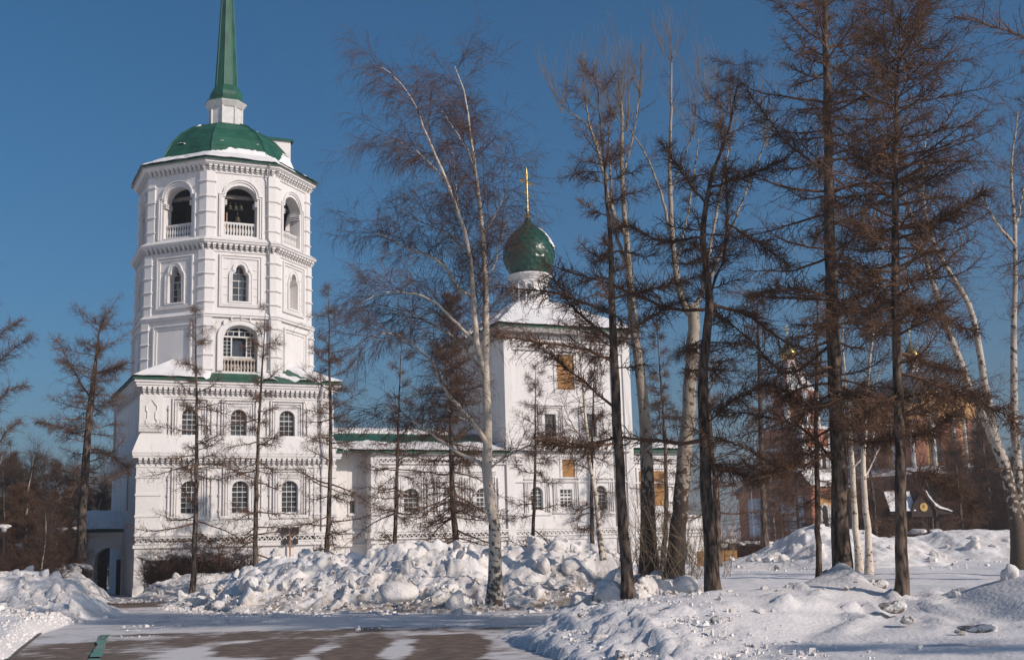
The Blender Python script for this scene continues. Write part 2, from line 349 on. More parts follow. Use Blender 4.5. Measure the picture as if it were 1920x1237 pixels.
def arch_pts(x, w, zs, h, n=12):
    return [(x-w/2*math.cos(PI*i/n), zs+h*math.sin(PI*i/n)) for i in range(n+1)]
def keyhole_pts(x, w, zs, w2, zt):            # wide body, shoulders, narrow round head
    pts = []
    for i in range(5):
        a = PI/2*i/4; pts.append((x-w/2+(w-w2)/2*(1-math.cos(a)), zs+0.22*math.sin(a)))
    pts += [(x-w2/2*math.cos(PI*i/8), zs+0.24+(zt-zs-0.24)*math.sin(PI*i/8)) for i in range(9)]
    return pts+[(2*x-p[0], p[1]) for p in pts[4::-1]]
def wall(mb, x0, x1, z0, z1, y, ops=(), depth=0.35):
    x = x0
    for o in sorted(ops, key=lambda o: o['top'][0][0]):
        t = o['top']; a, b, oz = t[0][0], t[-1][0], o['z0']
        mb.quad((x, y, z0), (a, y, z0), (a, y, z1), (x, y, z1))
        if oz > z0: mb.quad((a, y, z0), (b, y, z0), (b, y, oz), (a, y, oz))
        for p, q in zip(t[:-1], t[1:]):
            if q[0]-p[0] > 1e-6: mb.quad((p[0], y, p[1]), (q[0], y, q[1]), (q[0], y, z1), (p[0], y, z1))
            mb.quad((p[0], y, p[1]), (p[0], y+depth, p[1]), (q[0], y+depth, q[1]), (q[0], y, q[1]))
        mb.quad((a, y, oz), (b, y, oz), (b, y+depth, oz), (a, y+depth, oz))
        mb.quad((a, y, oz), (a, y+depth, oz), (a, y+depth, t[0][1]), (a, y, t[0][1]))
        mb.quad((b, y, oz), (b, y, t[-1][1]), (b, y+depth, t[-1][1]), (b, y+depth, oz))
        x = b
    mb.quad((x, y, z0), (x1, y, z0), (x1, y, z1), (x, y, z1))
def slot_wall(mb, x0, x1, z0, z1, y, ops, slots, depth=.34):
    zz = z0
    for a, b in list(slots)+[(z1, None)]:
        wall(mb, x0, x1, zz, a, y, [o for o in ops if zz <= o['z0'] < a], depth)
        if b is None: break
        d = y+.32
        mb.quad((x0, d, a), (x1, d, a), (x1, d, b), (x0, d, b)); mb.quad((x0, y, a), (x1, y, a), (x1, d, a), (x0, d, a)); mb.quad((x0, y, b), (x0, d, b), (x1, d, b), (x1, y, b))
        mb.quad((x0, y, a), (x0, d, a), (x0, d, b), (x0, y, b)); mb.quad((x1, y, a), (x1, y, b), (x1, d, b), (x1, d, a)); zz = b
def strip_along(mb, pts, d0, d1, y0, y1, closed=False):     # moulding that follows an outline in the wall plane
    n = len(pts); P2 = [Vector(p) for p in pts]; nr = []
    for i in range(n):
        if closed: a, b = P2[i-1], P2[(i+1) % n]
        else: a, b = P2[max(i-1, 0)], P2[min(i+1, n-1)]
        e1 = (P2[i]-a); e2 = (b-P2[i])
        n1 = Vector((-e1.y, e1.x)).normalized() if e1.length > 1e-6 else None
        n2 = Vector((-e2.y, e2.x)).normalized() if e2.length > 1e-6 else None
        n1 = n1 or n2; n2 = n2 or n1; m = (n1+n2)
        m = m.normalized() if m.length > 1e-3 else n1
        nr.append(m/max(0.5, m.dot(n1)))
    A = [p+v*d0 for p, v in zip(P2, nr)]; B = [p+v*d1 for p, v in zip(P2, nr)]
    for i in range(n if closed else n-1):
        j = (i+1) % n
        mb.quad((A[i].x, y0, A[i].y), (A[j].x, y0, A[j].y), (B[j].x, y0, B[j].y), (B[i].x, y0, B[i].y))
        mb.quad((B[i].x, y0, B[i].y), (B[j].x, y0, B[j].y), (B[j].x, y1, B[j].y), (B[i].x, y1, B[i].y))
        mb.quad((A[i].x, y1, A[i].y), (A[j].x, y1, A[j].y), (A[j].x, y0, A[j].y), (A[i].x, y0, A[i].y))
    if not closed:
        for k in (0, n-1): mb.quad((A[k].x, y0, A[k].y), (B[k].x, y0, B[k].y), (B[k].x, y1, B[k].y), (A[k].x, y1, A[k].y))
def outline(top, z0): return [(top[0][0], z0)]+list(top)+[(top[-1][0], z0)]
rect_pts = lambda x, w, z: [(x-w/2, z), (x+w/2, z)]

_pane = {}
def window(x, z0, top, cols, rows, y=0.22, place=None, bar=0.026, frame=0.042, fm='white', extra_h=0.0):
    """frame and bars behind an opening; every pane its own piece"""
    w = top[-1][0]-top[0][0]; zt = max(p[1] for p in top); h = zt-z0
    f = MB(); f.box(-w/2-.02, -w/2+frame, 0, .06, 0, h+.02); f.box(w/2-frame, w/2+.02, 0, .06, 0, h+.02)
    f.box(-w/2+frame, w/2-frame, 0, .06, -.01, frame); f.box(-w/2+frame, w/2-frame, 0, .06, h-frame*.6, h+.02)
    org, rz = place(x, z0, y)
    o = part('window', f, M[fm], church, org, rz)
    g = MB(); cw = (w-2*frame)/cols; rh = (h-2*frame)/rows
    for i in range(1, cols): g.box(-w/2+frame+cw*i-bar/2, -w/2+frame+cw*i+bar/2, .008, .045, frame, h-frame*.6)
    for j in range(1, rows):
        bb = bar*2.0 if (rows > 4 and j == rows-2) else bar
        g.box(-w/2+frame, w/2-frame, .004, .041, frame+rh*j-bb/2, frame+rh*j+bb/2)
    if cols > 1 or rows > 1: part('glazing_bars', g, M[fm], o)
    key = (round(cw, 2), round(rh, 2))
    if key not in _pane:
        p = MB(); p.box(-cw/2, cw/2, 0, .012, -rh/2, rh/2); _pane[key] = p.mesh('pane', M['glass'])
    for i in range(cols):
        for j in range(rows):
            q = link('pane', _pane[key], o, (-w/2+frame+cw*(i+.5), .05, frame+rh*(j+.5)))
            q.rotation_euler = (random.uniform(-.05, .05), 0, random.uniform(-.08, .08))
    return o
def front_place(y):                       # places on a wall of the long front standing at depth y
    return lambda x, z, d: ((x, y+d, z), 0.0)
random.seed(4)

# dentils: stepped little corbels, one mesh for all
def dentil_mb(s=1.0, d=0.30):
    b = MB(); b.box(-.10*s, .10*s, -d, 0, .22, .36); b.box(-.075*s, .075*s, -d*.72, 0, .10, .22); b.box(-.045*s, .045*s, -d*.42, 0, -.02, .10); return b
DENT = dentil_mb().mesh('dentil', M['wash'])

# ---- lower two storeys of the bell tower
W = 11.6; UP = 0.14
tb = MB()
lowtop = [arch_pts(x, .98, 6.02, .42) for x in (2.95, 5.88, 8.83)]
uptop = [arch_pts(x, .94, 10.22, .44) for x in (2.93, 5.77, 8.68)]
slot_wall(tb, 0, W, -0.3, 7.95, 0, [dict(z0=4.57, top=t) for t in lowtop], [(2.97, 3.19)])
wall(tb, UP, W-UP, 7.9, 12.3, UP, [dict(z0=8.8, top=t) for t in uptop], .34)
tb.quad((0, 0, -.3), (0, W, -.3), (0, W, 7.95), (0, 0, 7.95)); tb.quad((W, 0, -.3), (W, W, -.3), (W, W, 7.95), (W, 0, 7.95))
tb.quad((UP, UP, 7.9), (UP, W-UP, 7.9), (UP, W-UP, 12.3), (UP, UP, 12.3)); tb.quad((W-UP, UP, 7.9), (W-UP, W-UP, 7.9), (W-UP, W-UP, 12.3), (W-UP, UP, 12.3))
tb.quad((0, W, -.3), (W, W, -.3), (W, W, 12.3), (0, W, 12.3)); tb.quad((0, 0, 7.95), (W, 0, 7.95), (W, W, 7.95), (0, W, 7.95))
part('tower_wall', tb, M['wash'], church)
for i, t in enumerate(lowtop): window((t[0][0]+t[-1][0])/2, 4.57, t, 3, 6, .2, front_place(0))
for i, t in enumerate(uptop): window((t[0][0]+t[-1][0])/2, 8.8, t, 3, 6, .2, front_place(UP))
# nested window surrounds with thin ringed shafts beside them
for tops, z0, y, zt in ((lowtop, 4.57, 0, 7.25), (uptop, 8.8, UP, 11.3)):
    for t in tops:
        s = MB(); c = (t[0][0]+t[-1][0])/2
        for k, (hw, hh) in enumerate(((.68, zt-.42), (.82, zt-.28), (.97, zt-.12))):
            strip_along(s, [(c-hw, z0-.1), (c-hw, hh), (c+hw, hh), (c+hw, z0-.1)], 0, .07, y-.05-.035*k, y+.01)
        for k in range(5): s.box(c-.6, c+.6, y-.03-.02*(k % 2), y+.01, max(q[1] for q in t)+.10+.075*k, max(q[1] for q in t)+.14+.075*k)
        s.box(c-1.2, c+1.2, y-.09, y+.01, z0-.34, z0-.22)
        for sx in (-1, 1):
            s.lathe([(.045, z0-.2), (.045, zt-.5)], 8, (c+sx*1.23, y-.06, 0))
            for zz in (z0+.1, (z0+zt)/2-.35, zt-.75): s.lathe([(.085, zz), (.085, zz+.12)], 8, (c+sx*1.23, y-.06, 0))
        part('window_surround', s, M['wash'], church)
# corner piers with a sunk diamond panel, sloped water table, string courses, cornice
cp = MB()
cp.box(-.06, 1.3, -.06, .3, -.3, 7.4)
for z in (3.35, 4.4, 5.6, 6.6): cp.box(-.11, 1.34, -.11, .2, z, z+.12)
cp.box(UP-.09, 1.35, UP-.09, .3, 9.25, 11.35)
cp2 = MB(); cp2.box(W-1.3, W+.06, -.06, .3, -.3, 7.4); cp2.box(W-1.0, W-UP+.09, UP-.09, .3, 9.25, 11.35)
for z in (3.35, 4.4, 5.6, 6.6): cp2.box(W-1.34, W+.11, -.11, .2, z, z+.12)
part('corner_pier', cp2, M['wash'], church)
for k in range(5): cp.box(UP-.12-.0, 1.4, UP-.12-.02*(k % 2), .3, 9.28+.11*k, 9.34+.11*k)
part('corner_pier', cp, M['wash'], church)
dp = MB(); dia = [(.72,11.1),(.9,10.85),(1.0,10.75),(1.0,10.5),(.92,10.42),(.92,10.0),(1.0,9.92),(1.0,9.72),(.9,9.66),(.72,9.46)]
dia = dia+[(1.44-x, z) for x, z in dia[::-1][1:-1]]
strip_along(dp, dia, -.0, .055, UP-.15, UP-.08, closed=True); part('relief_panel', dp, M['wash'], church)
wt = MB()
e = .36
for (a, b) in (((-e, -e), (W+e, -e)), ((-e, W), (-e, -e)), ((W+e, -e), (W+e, W))):
    ia = lambda p: (min(max(p[0], UP-.06), W-UP+.06), min(max(p[1], UP-.06), W-UP+.06))
    A, B = ia(a), ia(b)
    wt.quad((*a, 8.08), (*b, 8.08), (*B, 9.12), (*A, 9.12)); wt.quad((*a, 8.0), (*b, 8.0), (*b, 8.08), (*a, 8.08))
wt.quad((-e, -e, 8.0), (W+e, -e, 8.0), (W+e, W, 8.0), (-e, W, 8.0))
part('water_table', wt, M['wash'], church)
cn = MB()
for (o_, z0, z1) in ((.10, 7.22, 7.32), (.30, 7.74, 7.86), (.34, 7.86, 8.02), (.05, 11.33, 11.42), (.30, 11.84, 11.95), (.36, 11.95, 12.1), (.44, 12.1, 12.26)):
    oo = o_ if z0 < 9 else o_-UP
    cn.box(-oo, W+oo, -oo, W, z0, z1)
corn = part('cornice', cn, M['wash'], church)
nd = 38
for zz, off in ((7.38, 0), (11.48, UP)):
    for i in range(nd): link('dentil', DENT, corn, (off+.12+(W-2*off-.24)*i/(nd-1), off, zz))
    for i in range(0, nd): link('dentil', DENT, corn, (off, off+.3+(W-2*off-.6)*i/(nd-1), zz), -PI/2)
def zigzag_belt(name, u0, u1, y, z, h=.22, mt='wash', pitch=.15):
    b = MB(); b.box(u0, u1, y-.15, y, z+h/2, z+h/2+.12); b.box(u0, u1, y-.15, y, z-h/2-.10, z-h/2); b.box(u0, u1, y-.20, y, z+h/2+.12, z+h/2+.2)
    x = u0; k = 0
    while x+pitch < u1:
        za, zb = (z-h/2, z+h/2) if k % 2 else (z+h/2, z-h/2)
        b.prism_y([(x-.03, za), (x+.03, za), (x+pitch+.03, zb), (x+pitch-.03, zb)], y-.15, y); x += pitch; k += 1
    o = part(name, b, M[mt], church); return o
zigzag_belt('pierced_belt', -.06, 1.3, -.06, 3.08); zigzag_belt('pierced_belt', 1.3, W-1.3, 0, 3.08); zigzag_belt('pierced_belt', W-1.3, W+.06, -.06, 3.08)
bb = MB(); bb.box(-.16, W+.12, -.16, 0, 2.66, 2.86); bb.box(-.12, W+.1, -.12, 0, -.3, .5)
part('plinth', bb, M['wash'], church)
# low hipped skirt roof round the foot of the octagon
def frustum_roof(name, m, x0, x1, y0, y1, z0, ix0, ix1, iy0, iy1, z1, th=.06):
    b = MB(); lo = [(x0,y0,z0),(x1,y0,z0),(x1,y1,z0),(x0,y1,z0)]; hi = [(ix0,iy0,z1),(ix1,iy0,z1),(ix1,iy1,z1),(ix0,iy1,z1)]
    b.add(lo+hi, [(i, (i+1) % 4, 4+(i+1) % 4, 4+i) for i in range(4)]+[(4, 5, 6, 7)])
    b.add([(p[0], p[1], p[2]-th) for p in lo]+lo, [(i, (i+1) % 4, 4+(i+1) % 4, 4+i) for i in range(4)]+[(3, 2, 1, 0)])
    return part(name, b, m, church)
frustum_roof('skirt_roof', M['green'], -.42, W+.42, -.42, W+.42, 12.33, 3.4, W-3.4, 3.4, W-3.4, 14.35)

def snow_sheet(name, org, du, dv, nu, nv, seed, thr=.45, thick=.12, keep=None, parent=None, scale=1.2, m='snow'):
    """snow lying on a slope: org + s*du + t*dv, ragged edged, thinning to nothing at its borders"""
    org, du, dv = map(np.array, (org, du, dv)); S, T = np.meshgrid(np.linspace(0, 1, nu), np.linspace(0, 1, nv))
    Lu, Lv = np.linalg.norm(du), np.linalg.norm(dv); nrm = np.cross(du, dv); nrm = nrm/np.linalg.norm(nrm); nrm = nrm if nrm[2] > 0 else -nrm
    f = fbm(S*Lu*scale+seed*7, T*Lv*scale*1.4, 4, seed)
    k = f+(keep(S, T) if keep else 0.0)-thr
    msk = sstep(0.0, .10, k)
    th = -.03+thick*msk*(.75+.5*fbm(S*Lu*2.1, T*Lv*2.1, 2, seed+3))
    V = org+S[..., None]*du+T[..., None]*dv+nrm*th[..., None]
    q = grid_quads(nu, nv); km = msk.ravel()[q].max(1) > 0.01
    me = np_mesh(name, V.reshape(-1, 3), q[km], M[m]); return link(name, me, parent or church)
e = .42
def skirt(seed, a, b, ai, bi, thr, keep):
    a, b, ai, bi = map(np.array, (a, b, ai, bi)); n1, n2 = 70, 20
    S, T = np.meshgrid(np.linspace(0, 1, n1), np.linspace(0, 1, n2)); S3, T3 = S[..., None], T[..., None]
    V = (a+(b-a)*S3)*(1-T3)+(ai+(bi-ai)*S3)*T3
    L = np.linalg.norm(b-a); k = fbm(S*L*1.1+seed*5, T*3, 4, seed)+keep(S, T)-thr; msk = sstep(0, .1, k)
    V = V.copy(); V[..., 2] += -.03+msk*.17*(.7+.6*fbm(S*L*2, T*5, 2, seed+1))
    q = grid_quads(n1, n2); km = msk.ravel()[q].max(1) > .01
    return link('roof_snow', np_mesh('roof_snow', V.reshape(-1, 3), q[km], M['snow']), church)
c4 = [(-e,-e,12.35),(W+e,-e,12.35),(W+e,W+e,12.35),(-e,W+e,12.35)]; h4 = [(3.4,3.4,14.37),(W-3.4,3.4,14.37),(W-3.4,W-3.4,14.37),(3.4,W-3.4,14.37)]
skirt(1, c4[0], c4[1], h4[0], h4[1], .5, lambda S, T: .5*sstep(.36, .24, S)+.55*sstep(.86, .93, S)+.3*sstep(.15, .3, T)*sstep(.60, .66, S)*sstep(.8, .74, S)-.2*sstep(.3, .5, S)*sstep(.62, .5, S))
skirt(2, c4[1], c4[2], h4[1], h4[2], .3, lambda S, T: .3)
skirt(3, c4[3], c4[0], h4[3], h4[0], .3, lambda S, T: .3)

# ---- the octagon
OC = (5.9, 5.9)
T225 = math.tan(PI/8)
def facet(k, a):                       # origin and turn of facet k at distance a from the axis
    th = k*PI/4
    return (OC[0]+math.sin(th)*a, OC[1]-math.cos(th)*a), th
def facet_place(k, a):
    (ox, oy), th = facet(k, a); c, s = math.cos(th), math.sin(th)
    return lambda x, z, d: ((ox+c*x-s*d, oy+s*x+c*d, z), th)
def fpart(name, mb, m, k, a, z=0.0, parent=None):
    (ox, oy), th = facet(k, a); return part(name, mb, m, parent or church, (ox, oy, z), th)
def octa(a, ph=0.0):                   # plan polygon with apothem a
    R = a/math.cos(PI/8); return [(OC[0]+R*math.sin(PI/8+i*PI/4), OC[1]-R*math.cos(PI/8+i*PI/4)) for i in range(8)]
A1, A2, A3 = 5.28, 5.16, 5.06
tiers = [(A1, 12.4, 16.45), (A2, 16.45, 20.55), (A3, 20.55, 26.05)]
PIL = []
for ti, (a, z0, z1) in enumerate(tiers):
    hw = a*T225
    for k in range(-3, 5):
        mb = MB(); ops = []; z0f = z0
        if ti == 0 and k == 0: ops = [dict(z0=13.0, top=arch_pts(0, 2.02, 15.1, .72, 16))]
        if ti == 1 and abs(k) <= 2: ops = [dict(z0=17.35, top=keyhole_pts(0, .98, 18.9, .62, 19.62))]
        if ti == 2 and abs(k) <= 2: ops = [dict(z0=21.45, top=arch_pts(0, 2.02, 23.75, .92, 16))]
        wall(mb, -hw, hw, z0, z1, 0, ops, .62 if ti == 1 else (.45 if ti == 0 else .75))
        fpart('tower_wall', mb, M['wash'], k, a)
    # pilasters folded round the corners, with their bands
    def chev(d, leg, back):
        c, s = math.cos(PI/8), math.sin(PI/8)
        return [(-leg*c, leg*s-d), (0, -d), (leg*c, leg*s-d), (leg*c, leg*s-d+back), (0, back-d), (-leg*c, leg*s-d+back)]
    zb, zt = (12.5, 16.3) if ti == 0 else ((16.62, 20.42) if ti == 1 else (21.25, 25.42))
    pm = MB(); pm.prism(chev(.11, .50, .3), 0, zt-zb); pme = pm.mesh('pilaster', M['wash'])
    bm_ = MB(); bm_.prism(chev(.175, .57, .3), 0, .055, chev(.205, .60, .3)); bm_.prism(chev(.205, .60, .3), .055, .12, chev(.12, .52, .3)); bme = bm_.mesh('band', M['wash'])
    R = a/math.cos(PI/8)
    for c in range(-3, 3):
        an = PI/8+c*PI/4
        o = link('pilaster', pme, church, (OC[0]+math.sin(an)*R, OC[1]-math.cos(an)*R, zb), an)
        nb = 4
        for j in range(nb): link('band', bme, o, (0, 0, (zt-zb)*(j+.62)/(nb+.35)))
# mouldings, ledges and cornices of the octagon
lg = MB()
for (a, z0, a2, z1) in ((A1+.16, 16.28, A1+.16, 16.42), (A1+.22, 16.42, A2+.05, 16.68), (A2+.07, 20.36, A2+.07, 20.44), (A2+.36, 20.86, A2+.40, 21.0), (A2+.44, 21.0, A3+.08, 21.32), (A3+.07, 25.36, A3+.07, 25.44), (A3+.34, 25.82, A3+.38, 25.9), (A3+.44, 25.9, A3+.46, 26.0), (A2+.28, 20.8, A2+.28, 20.86), (A3+.28, 25.8, A3+.28, 25.86)):
    lg.prism(octa(a), z0, z1, octa(a2))
corn8 = part('cornice', lg, M['wash'], church)
for a, zz in ((A2, 20.48), (A3, 25.48)):
    hw = a*T225
    for k in range(-2, 3):
        (ox, oy), th = facet(k, a); n = 13
        for i in range(n):
            x = -hw+.15+(2*hw-.3)*i/(n-1); link('dentil', DENT, corn8, (ox+math.cos(th)*x, oy+math.sin(th)*x, zz), th)
# facet ornaments
hw = A1*T225
for k in (-2, -1, 1, 2):                 # blind panels of the lowest tier
    b = MB(); t = [(-1.28, 13.2), (-1.28, 15.85), (1.28, 15.85), (1.28, 13.2)]
    strip_along(b, t, 0, .10, -.13, .01); strip_along(b, t, -.16, -.02, -.06, .01); fpart('panel_moulding', b, M['wash'], k, A1)
b = MB(); t = outline(arch_pts(0, 2.02, 15.1, .72, 16), 13.0)
strip_along(b, t, .02, .30, -.10, .01); strip_along(b, t, .30, .38, -.15, .01)
for an in (.22, .36, .5, .5001, .64, .78):
    q = PI*an; x, z = -1.32*math.cos(q), 15.1+1.08*math.sin(q); b.box(x-.035, x+.035, -.19, .01, z-.02, z+.28)
fpart('arch_moulding', b, M['wash'], 0, A1)
pl0 = facet_place(0, A1)
# the big round headed window and the balustrade before it
fm = MB(); fm.box(-1.06, -.94, 0, .08, 13.95, 15.2); fm.box(.94, 1.06, 0, .08, 13.95, 15.2); fm.box(-.5, -.42, 0, .08, 13.95, 15.2); fm.box(.42, .5, 0, .08, 13.95, 15.2)
fm.box(-1.06, 1.06, -.02, .09, 13.87, 13.97); fm.box(-1.06, 1.06, -.02, .09, 15.12, 15.22); fm.box(-.04, .04, 0, .08, 15.22, 15.86); strip_along(fm, arch_pts(0, 2.02, 15.1, .72, 16), -.1, .04, 0, .08)
loc, rz = pl0(0, 0, .34); bw = part('window', fm, M['white'], church, loc, rz)
gb = MB()
for sx in (-1, 1):
    gb.box(sx*.72-.015, sx*.72+.015, .01, .06, 13.97, 15.12)
    for j in range(1, 5): gb.box(min(sx*.5, sx*.94), max(sx*.5, sx*.94), .012, .055, 13.97+.23*j-.012, 13.97+.23*j+.012)
gb.box(-.96, .96, .012, .055, 15.48, 15.52)
for x in (-.68, -.35, .35, .68): gb.box(x-.015, x+.015, .01, .06, 15.22, 15.48)
part('glazing_bars', gb, M['white'], bw)
for nm, (x0, x1, z0, z1) in dict(a=(-.42, .42, 13.97, 15.12), b=(-.94, -.5, 13.97, 15.12), c=(.5, .94, 13.97, 15.12), d=(-1.0, -.04, 15.22, 15.8), e=(.04, 1.0, 15.22, 15.8)).items():
    p = MB(); p.box(x0, x1, .07, .09, z0, z1); part('pane', p, M['glass'], bw).rotation_euler = (-.03, 0, .0)
BALU = MB(); BALU.lathe([(.07,0),(.07,.06),(.045,.08),(.085,.26),(.075,.36),(.04,.52),(.055,.6),(.07,.62),(.07,.68)], 8)
balu_w = BALU.mesh('baluster', M['white'], True); balu_o = BALU.mesh('baluster', M['stone_old'], True)
def balustrade(k, a, d, z, w, n, m, me):
    b = MB(); b.box(-w/2, w/2, -.08, .08, .68, .8); b.box(-w/2, w/2, -.08, .08, -.1, 0)
    loc, rz = facet_place(k, a)(0, z, d); o = part('balustrade', b, m, church, loc, rz)
    for i in range(n): link('baluster', me, o, (-w/2+w*(i+.5)/n, 0, 0))
balustrade(0, A1, .16, 13.02, 2.0, 10, M['stone_old'], balu_o)
for k in range(-2, 3): balustrade(k, A3, .32, 21.55, 2.02, 11, M['white'], balu_w)
# middle tier: sunk frames and keyhole windows
for k in range(-2, 3):
    b = MB(); t = [(-1.22, 17.05), (-1.22, 20.12), (1.22, 20.12), (1.22, 17.05)]
    strip_along(b, t, 0, .09, -.12, .01, True); strip_along(b, t, -.15, -.03, -.07, .01, True)
    kt = outline(keyhole_pts(0, .98, 18.9, .62, 19.62), 17.35); strip_along(b, kt, .0, .17, -.07, .01); strip_along(b, kt, .17, .23, -.10, .01)
    b.box(-.72, .72, -.10, .01, 17.22, 17.33)
    for sx in (-1, 1):
        for z in (17.7, 18.2, 18.75, 19.3): b.box(min(sx*.78, sx*1.05), max(sx*.78, sx*1.05), -.035, .01, z, z+.035)
    fpart('window_surround', b, M['wash'], k, A2)
    if k in (-1, 0): window(0, 17.35, [(-.49, 19.0), (.49, 19.0), (.49, 19.62)][:2]+[(.49, 19.62)], 2, 5, .5, facet_place(k, A2))
    else:
        q = MB(); q.box(-.52, .52, 0, .05, 0, 2.3); loc, rz = facet_place(k, A2)(0, 17.33, .58); part('blind_niche', q, M['wash_old'], church, loc, rz)
# belfry arches
for k in range(-2, 3):
    b = MB(); t = arch_pts(0, 2.02, 23.75, .92, 16)
    sh = [(-1.28, 21.35), (-1.28, 24.0), (-1.06, 24.0)]+arch_pts(0, 2.12, 24.0, .98, 16)[1:-1]+[(1.06, 24.0), (1.28, 24.0), (1.28, 21.35)]
    strip_along(b, sh, 0, .08, -.12, .01); strip_along(b, sh, -.12, -.03, -.07, .01)
    for sx in (-1, 1):
        for j in range(3): b.box(min(sx*.86, sx*1.02), max(sx*.86, sx*1.02), -.02, .7, 23.4+.11*j, 23.46+.11*j)
    fpart('arch_moulding', b, M['wash'], k, A3)
# belfry inside: floor, ceiling, closed sides and core, interior shade put into their dark colour
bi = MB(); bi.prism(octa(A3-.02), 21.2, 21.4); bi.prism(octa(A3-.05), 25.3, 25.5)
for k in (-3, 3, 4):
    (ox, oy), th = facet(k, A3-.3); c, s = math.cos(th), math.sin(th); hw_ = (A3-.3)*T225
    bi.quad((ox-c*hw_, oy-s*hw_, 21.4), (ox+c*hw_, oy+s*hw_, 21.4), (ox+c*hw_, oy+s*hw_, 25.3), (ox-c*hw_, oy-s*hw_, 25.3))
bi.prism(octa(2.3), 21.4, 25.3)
part('belfry_shade_lining', bi, M['dark'], church)
wm = MB(); wm.box(-1.4, 1.4, -.1, .1, 0, .22); beam_me = wm.mesh('bell_beam', M['beam'])
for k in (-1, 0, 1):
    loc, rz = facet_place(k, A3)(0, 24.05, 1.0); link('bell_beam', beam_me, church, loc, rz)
# octagonal roof: eave, dome, lantern, spire
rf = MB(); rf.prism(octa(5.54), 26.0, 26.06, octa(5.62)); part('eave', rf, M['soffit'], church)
def oct_lathe(prof, m, name, smooth=False):
    b = MB(); b.lathe([(r/math.cos(PI/8), z) for r, z in prof], 8, (OC[0], OC[1], 0), PI/8); return part(name, b, m, church)
oct_lathe([(5.66, 26.06), (5.62, 26.12), (4.9, 26.5), (4.35, 26.8)], M['green'], 'eave_roof')
dome_prof = [(4.30, 26.75), (4.02, 27.5), (3.62, 28.25), (3.05, 28.95), (2.3, 29.55), (1.55, 29.92), (.95, 30.08)]
dome = oct_lathe(dome_prof, M['green'], 'dome')
rb = MB()
for i in range(8):                    # ribs over the hips and sheet seams
    an = PI/8+i*PI/4
    rb.tube([(OC[0]+r/math.cos(PI/8)*math.sin(an), OC[1]-r/math.cos(PI/8)*math.cos(an), z+.02) for r, z in dome_prof[:-1]], .045, 5)
for r, z in dome_prof[1:-2]:
    for i in range(8):
        a0, a1_ = PI/8+i*PI/4, PI/8+(i+1)*PI/4; R = (r+.008)/math.cos(PI/8)
        rb.tube([(OC[0]+R*math.sin(a0), OC[1]-R*math.cos(a0), z), (OC[0]+R*math.sin(a1_), OC[1]-R*math.cos(a1_), z)], .014, 4)
part('dome_rib', rb, M['green'], church)
# snow lying on the eave and up the lower dome
def oct_snow(seed, r0, z0, r1, z1, keep, thr, thick=.16):
    n1, n2 = 400, 16; TH, T = np.meshgrid(np.linspace(-PI, PI, n1), np.linspace(0, 1, n2))
    k8 = np.round(TH/(PI/4))*PI/4; sec = 1/np.cos(TH-k8)
    r = (r0+(r1-r0)*T)*sec; z = z0+(z1-z0)*T
    f = fbm(TH*4+seed, T*2.2, 4, seed)+keep(TH, T)-thr; msk = sstep(0, .1, f)
    z = z-.04+msk*thick*(.7+.6*fbm(TH*8, T*4, 2, seed+2)); r = r+msk*thick*.3
    V = np.stack([OC[0]+r*np.sin(TH), OC[1]-r*np.cos(TH), z], -1).reshape(-1, 3); q = grid_quads(n1, n2)
    return link('roof_snow', np_mesh('roof_snow', V, q[msk.ravel()[q].max(1) > .01], M['snow']), church)
wrap = lambda TH, c, w: np.exp(-((TH-c)/w)**2)
oct_snow(5, 5.62, 26.09, 4.32, 26.82, lambda TH, T: .35-.30*wrap(TH, -.75, .4)*sstep(.05, .3, T), .40, .2)
oct_snow(6, 4.32, 26.75, 3.85, 27.9, lambda TH, T: .40*wrap(TH, .0, .5)-1.1*T-.2*wrap(TH, -.8, .5)+1.3*wrap(TH, 1.35, .55), .36, .10)
oct_snow(7, 3.85, 27.9, 1.9, 29.75, lambda TH, T: .75*wrap(TH, 1.45, .33)-.05*T-.42, .18, .12)
ln = MB(); ln.lathe([(1.06, 29.9), (1.06, 31.3), (1.12, 31.3), (1.38, 31.62), (1.40, 31.68)], 8, (OC[0], OC[1], 0), PI/8); lant = part('lantern', ln, M['white'], church)
lr = MB()
for i in range(8):
    an = PI/8+i*PI/4; lr.box(OC[0]+1.08*math.sin(an)-.05, OC[0]+1.08*math.sin(an)+.05, OC[1]-1.08*math.cos(an)-.05, OC[1]-1.08*math.cos(an)+.05, 29.9, 31.3)
part('corner_strip', lr, M['white'], lant)
sp = MB(); sp.lathe([(1.42, 31.68), (1.42, 31.72), (1.16, 31.88)], 8, (OC[0], OC[1], 0), PI/8); part('lantern_roof', sp, M['green'], church)
sp = MB(); sp.lathe([(1.05, 31.88), (1.1, 32.15), (1.08, 32.4), (.93, 32.68), (.80, 32.85), (.76, 32.9)], 8, (OC[0], OC[1], 0), PI/8); part('spire_foot', sp, M['green'], church)
sp = MB(); sp.lathe([(.74, 32.88), (.40, 39.2), (.06, 46.5)], 8, (OC[0], OC[1], 0), PI/8)
for i in range(8):
    an = PI/8+i*PI/4; sp.tube([(OC[0]+.745*math.sin(an), OC[1]-.745*math.cos(an), 32.9), (OC[0]+.405*math.sin(an), OC[1]-.405*math.cos(an), 39.2), (OC[0]+.065*math.sin(an), OC[1]-.065*math.cos(an), 46.4)], .022, 5)
part('spire', sp, M['green'], church)
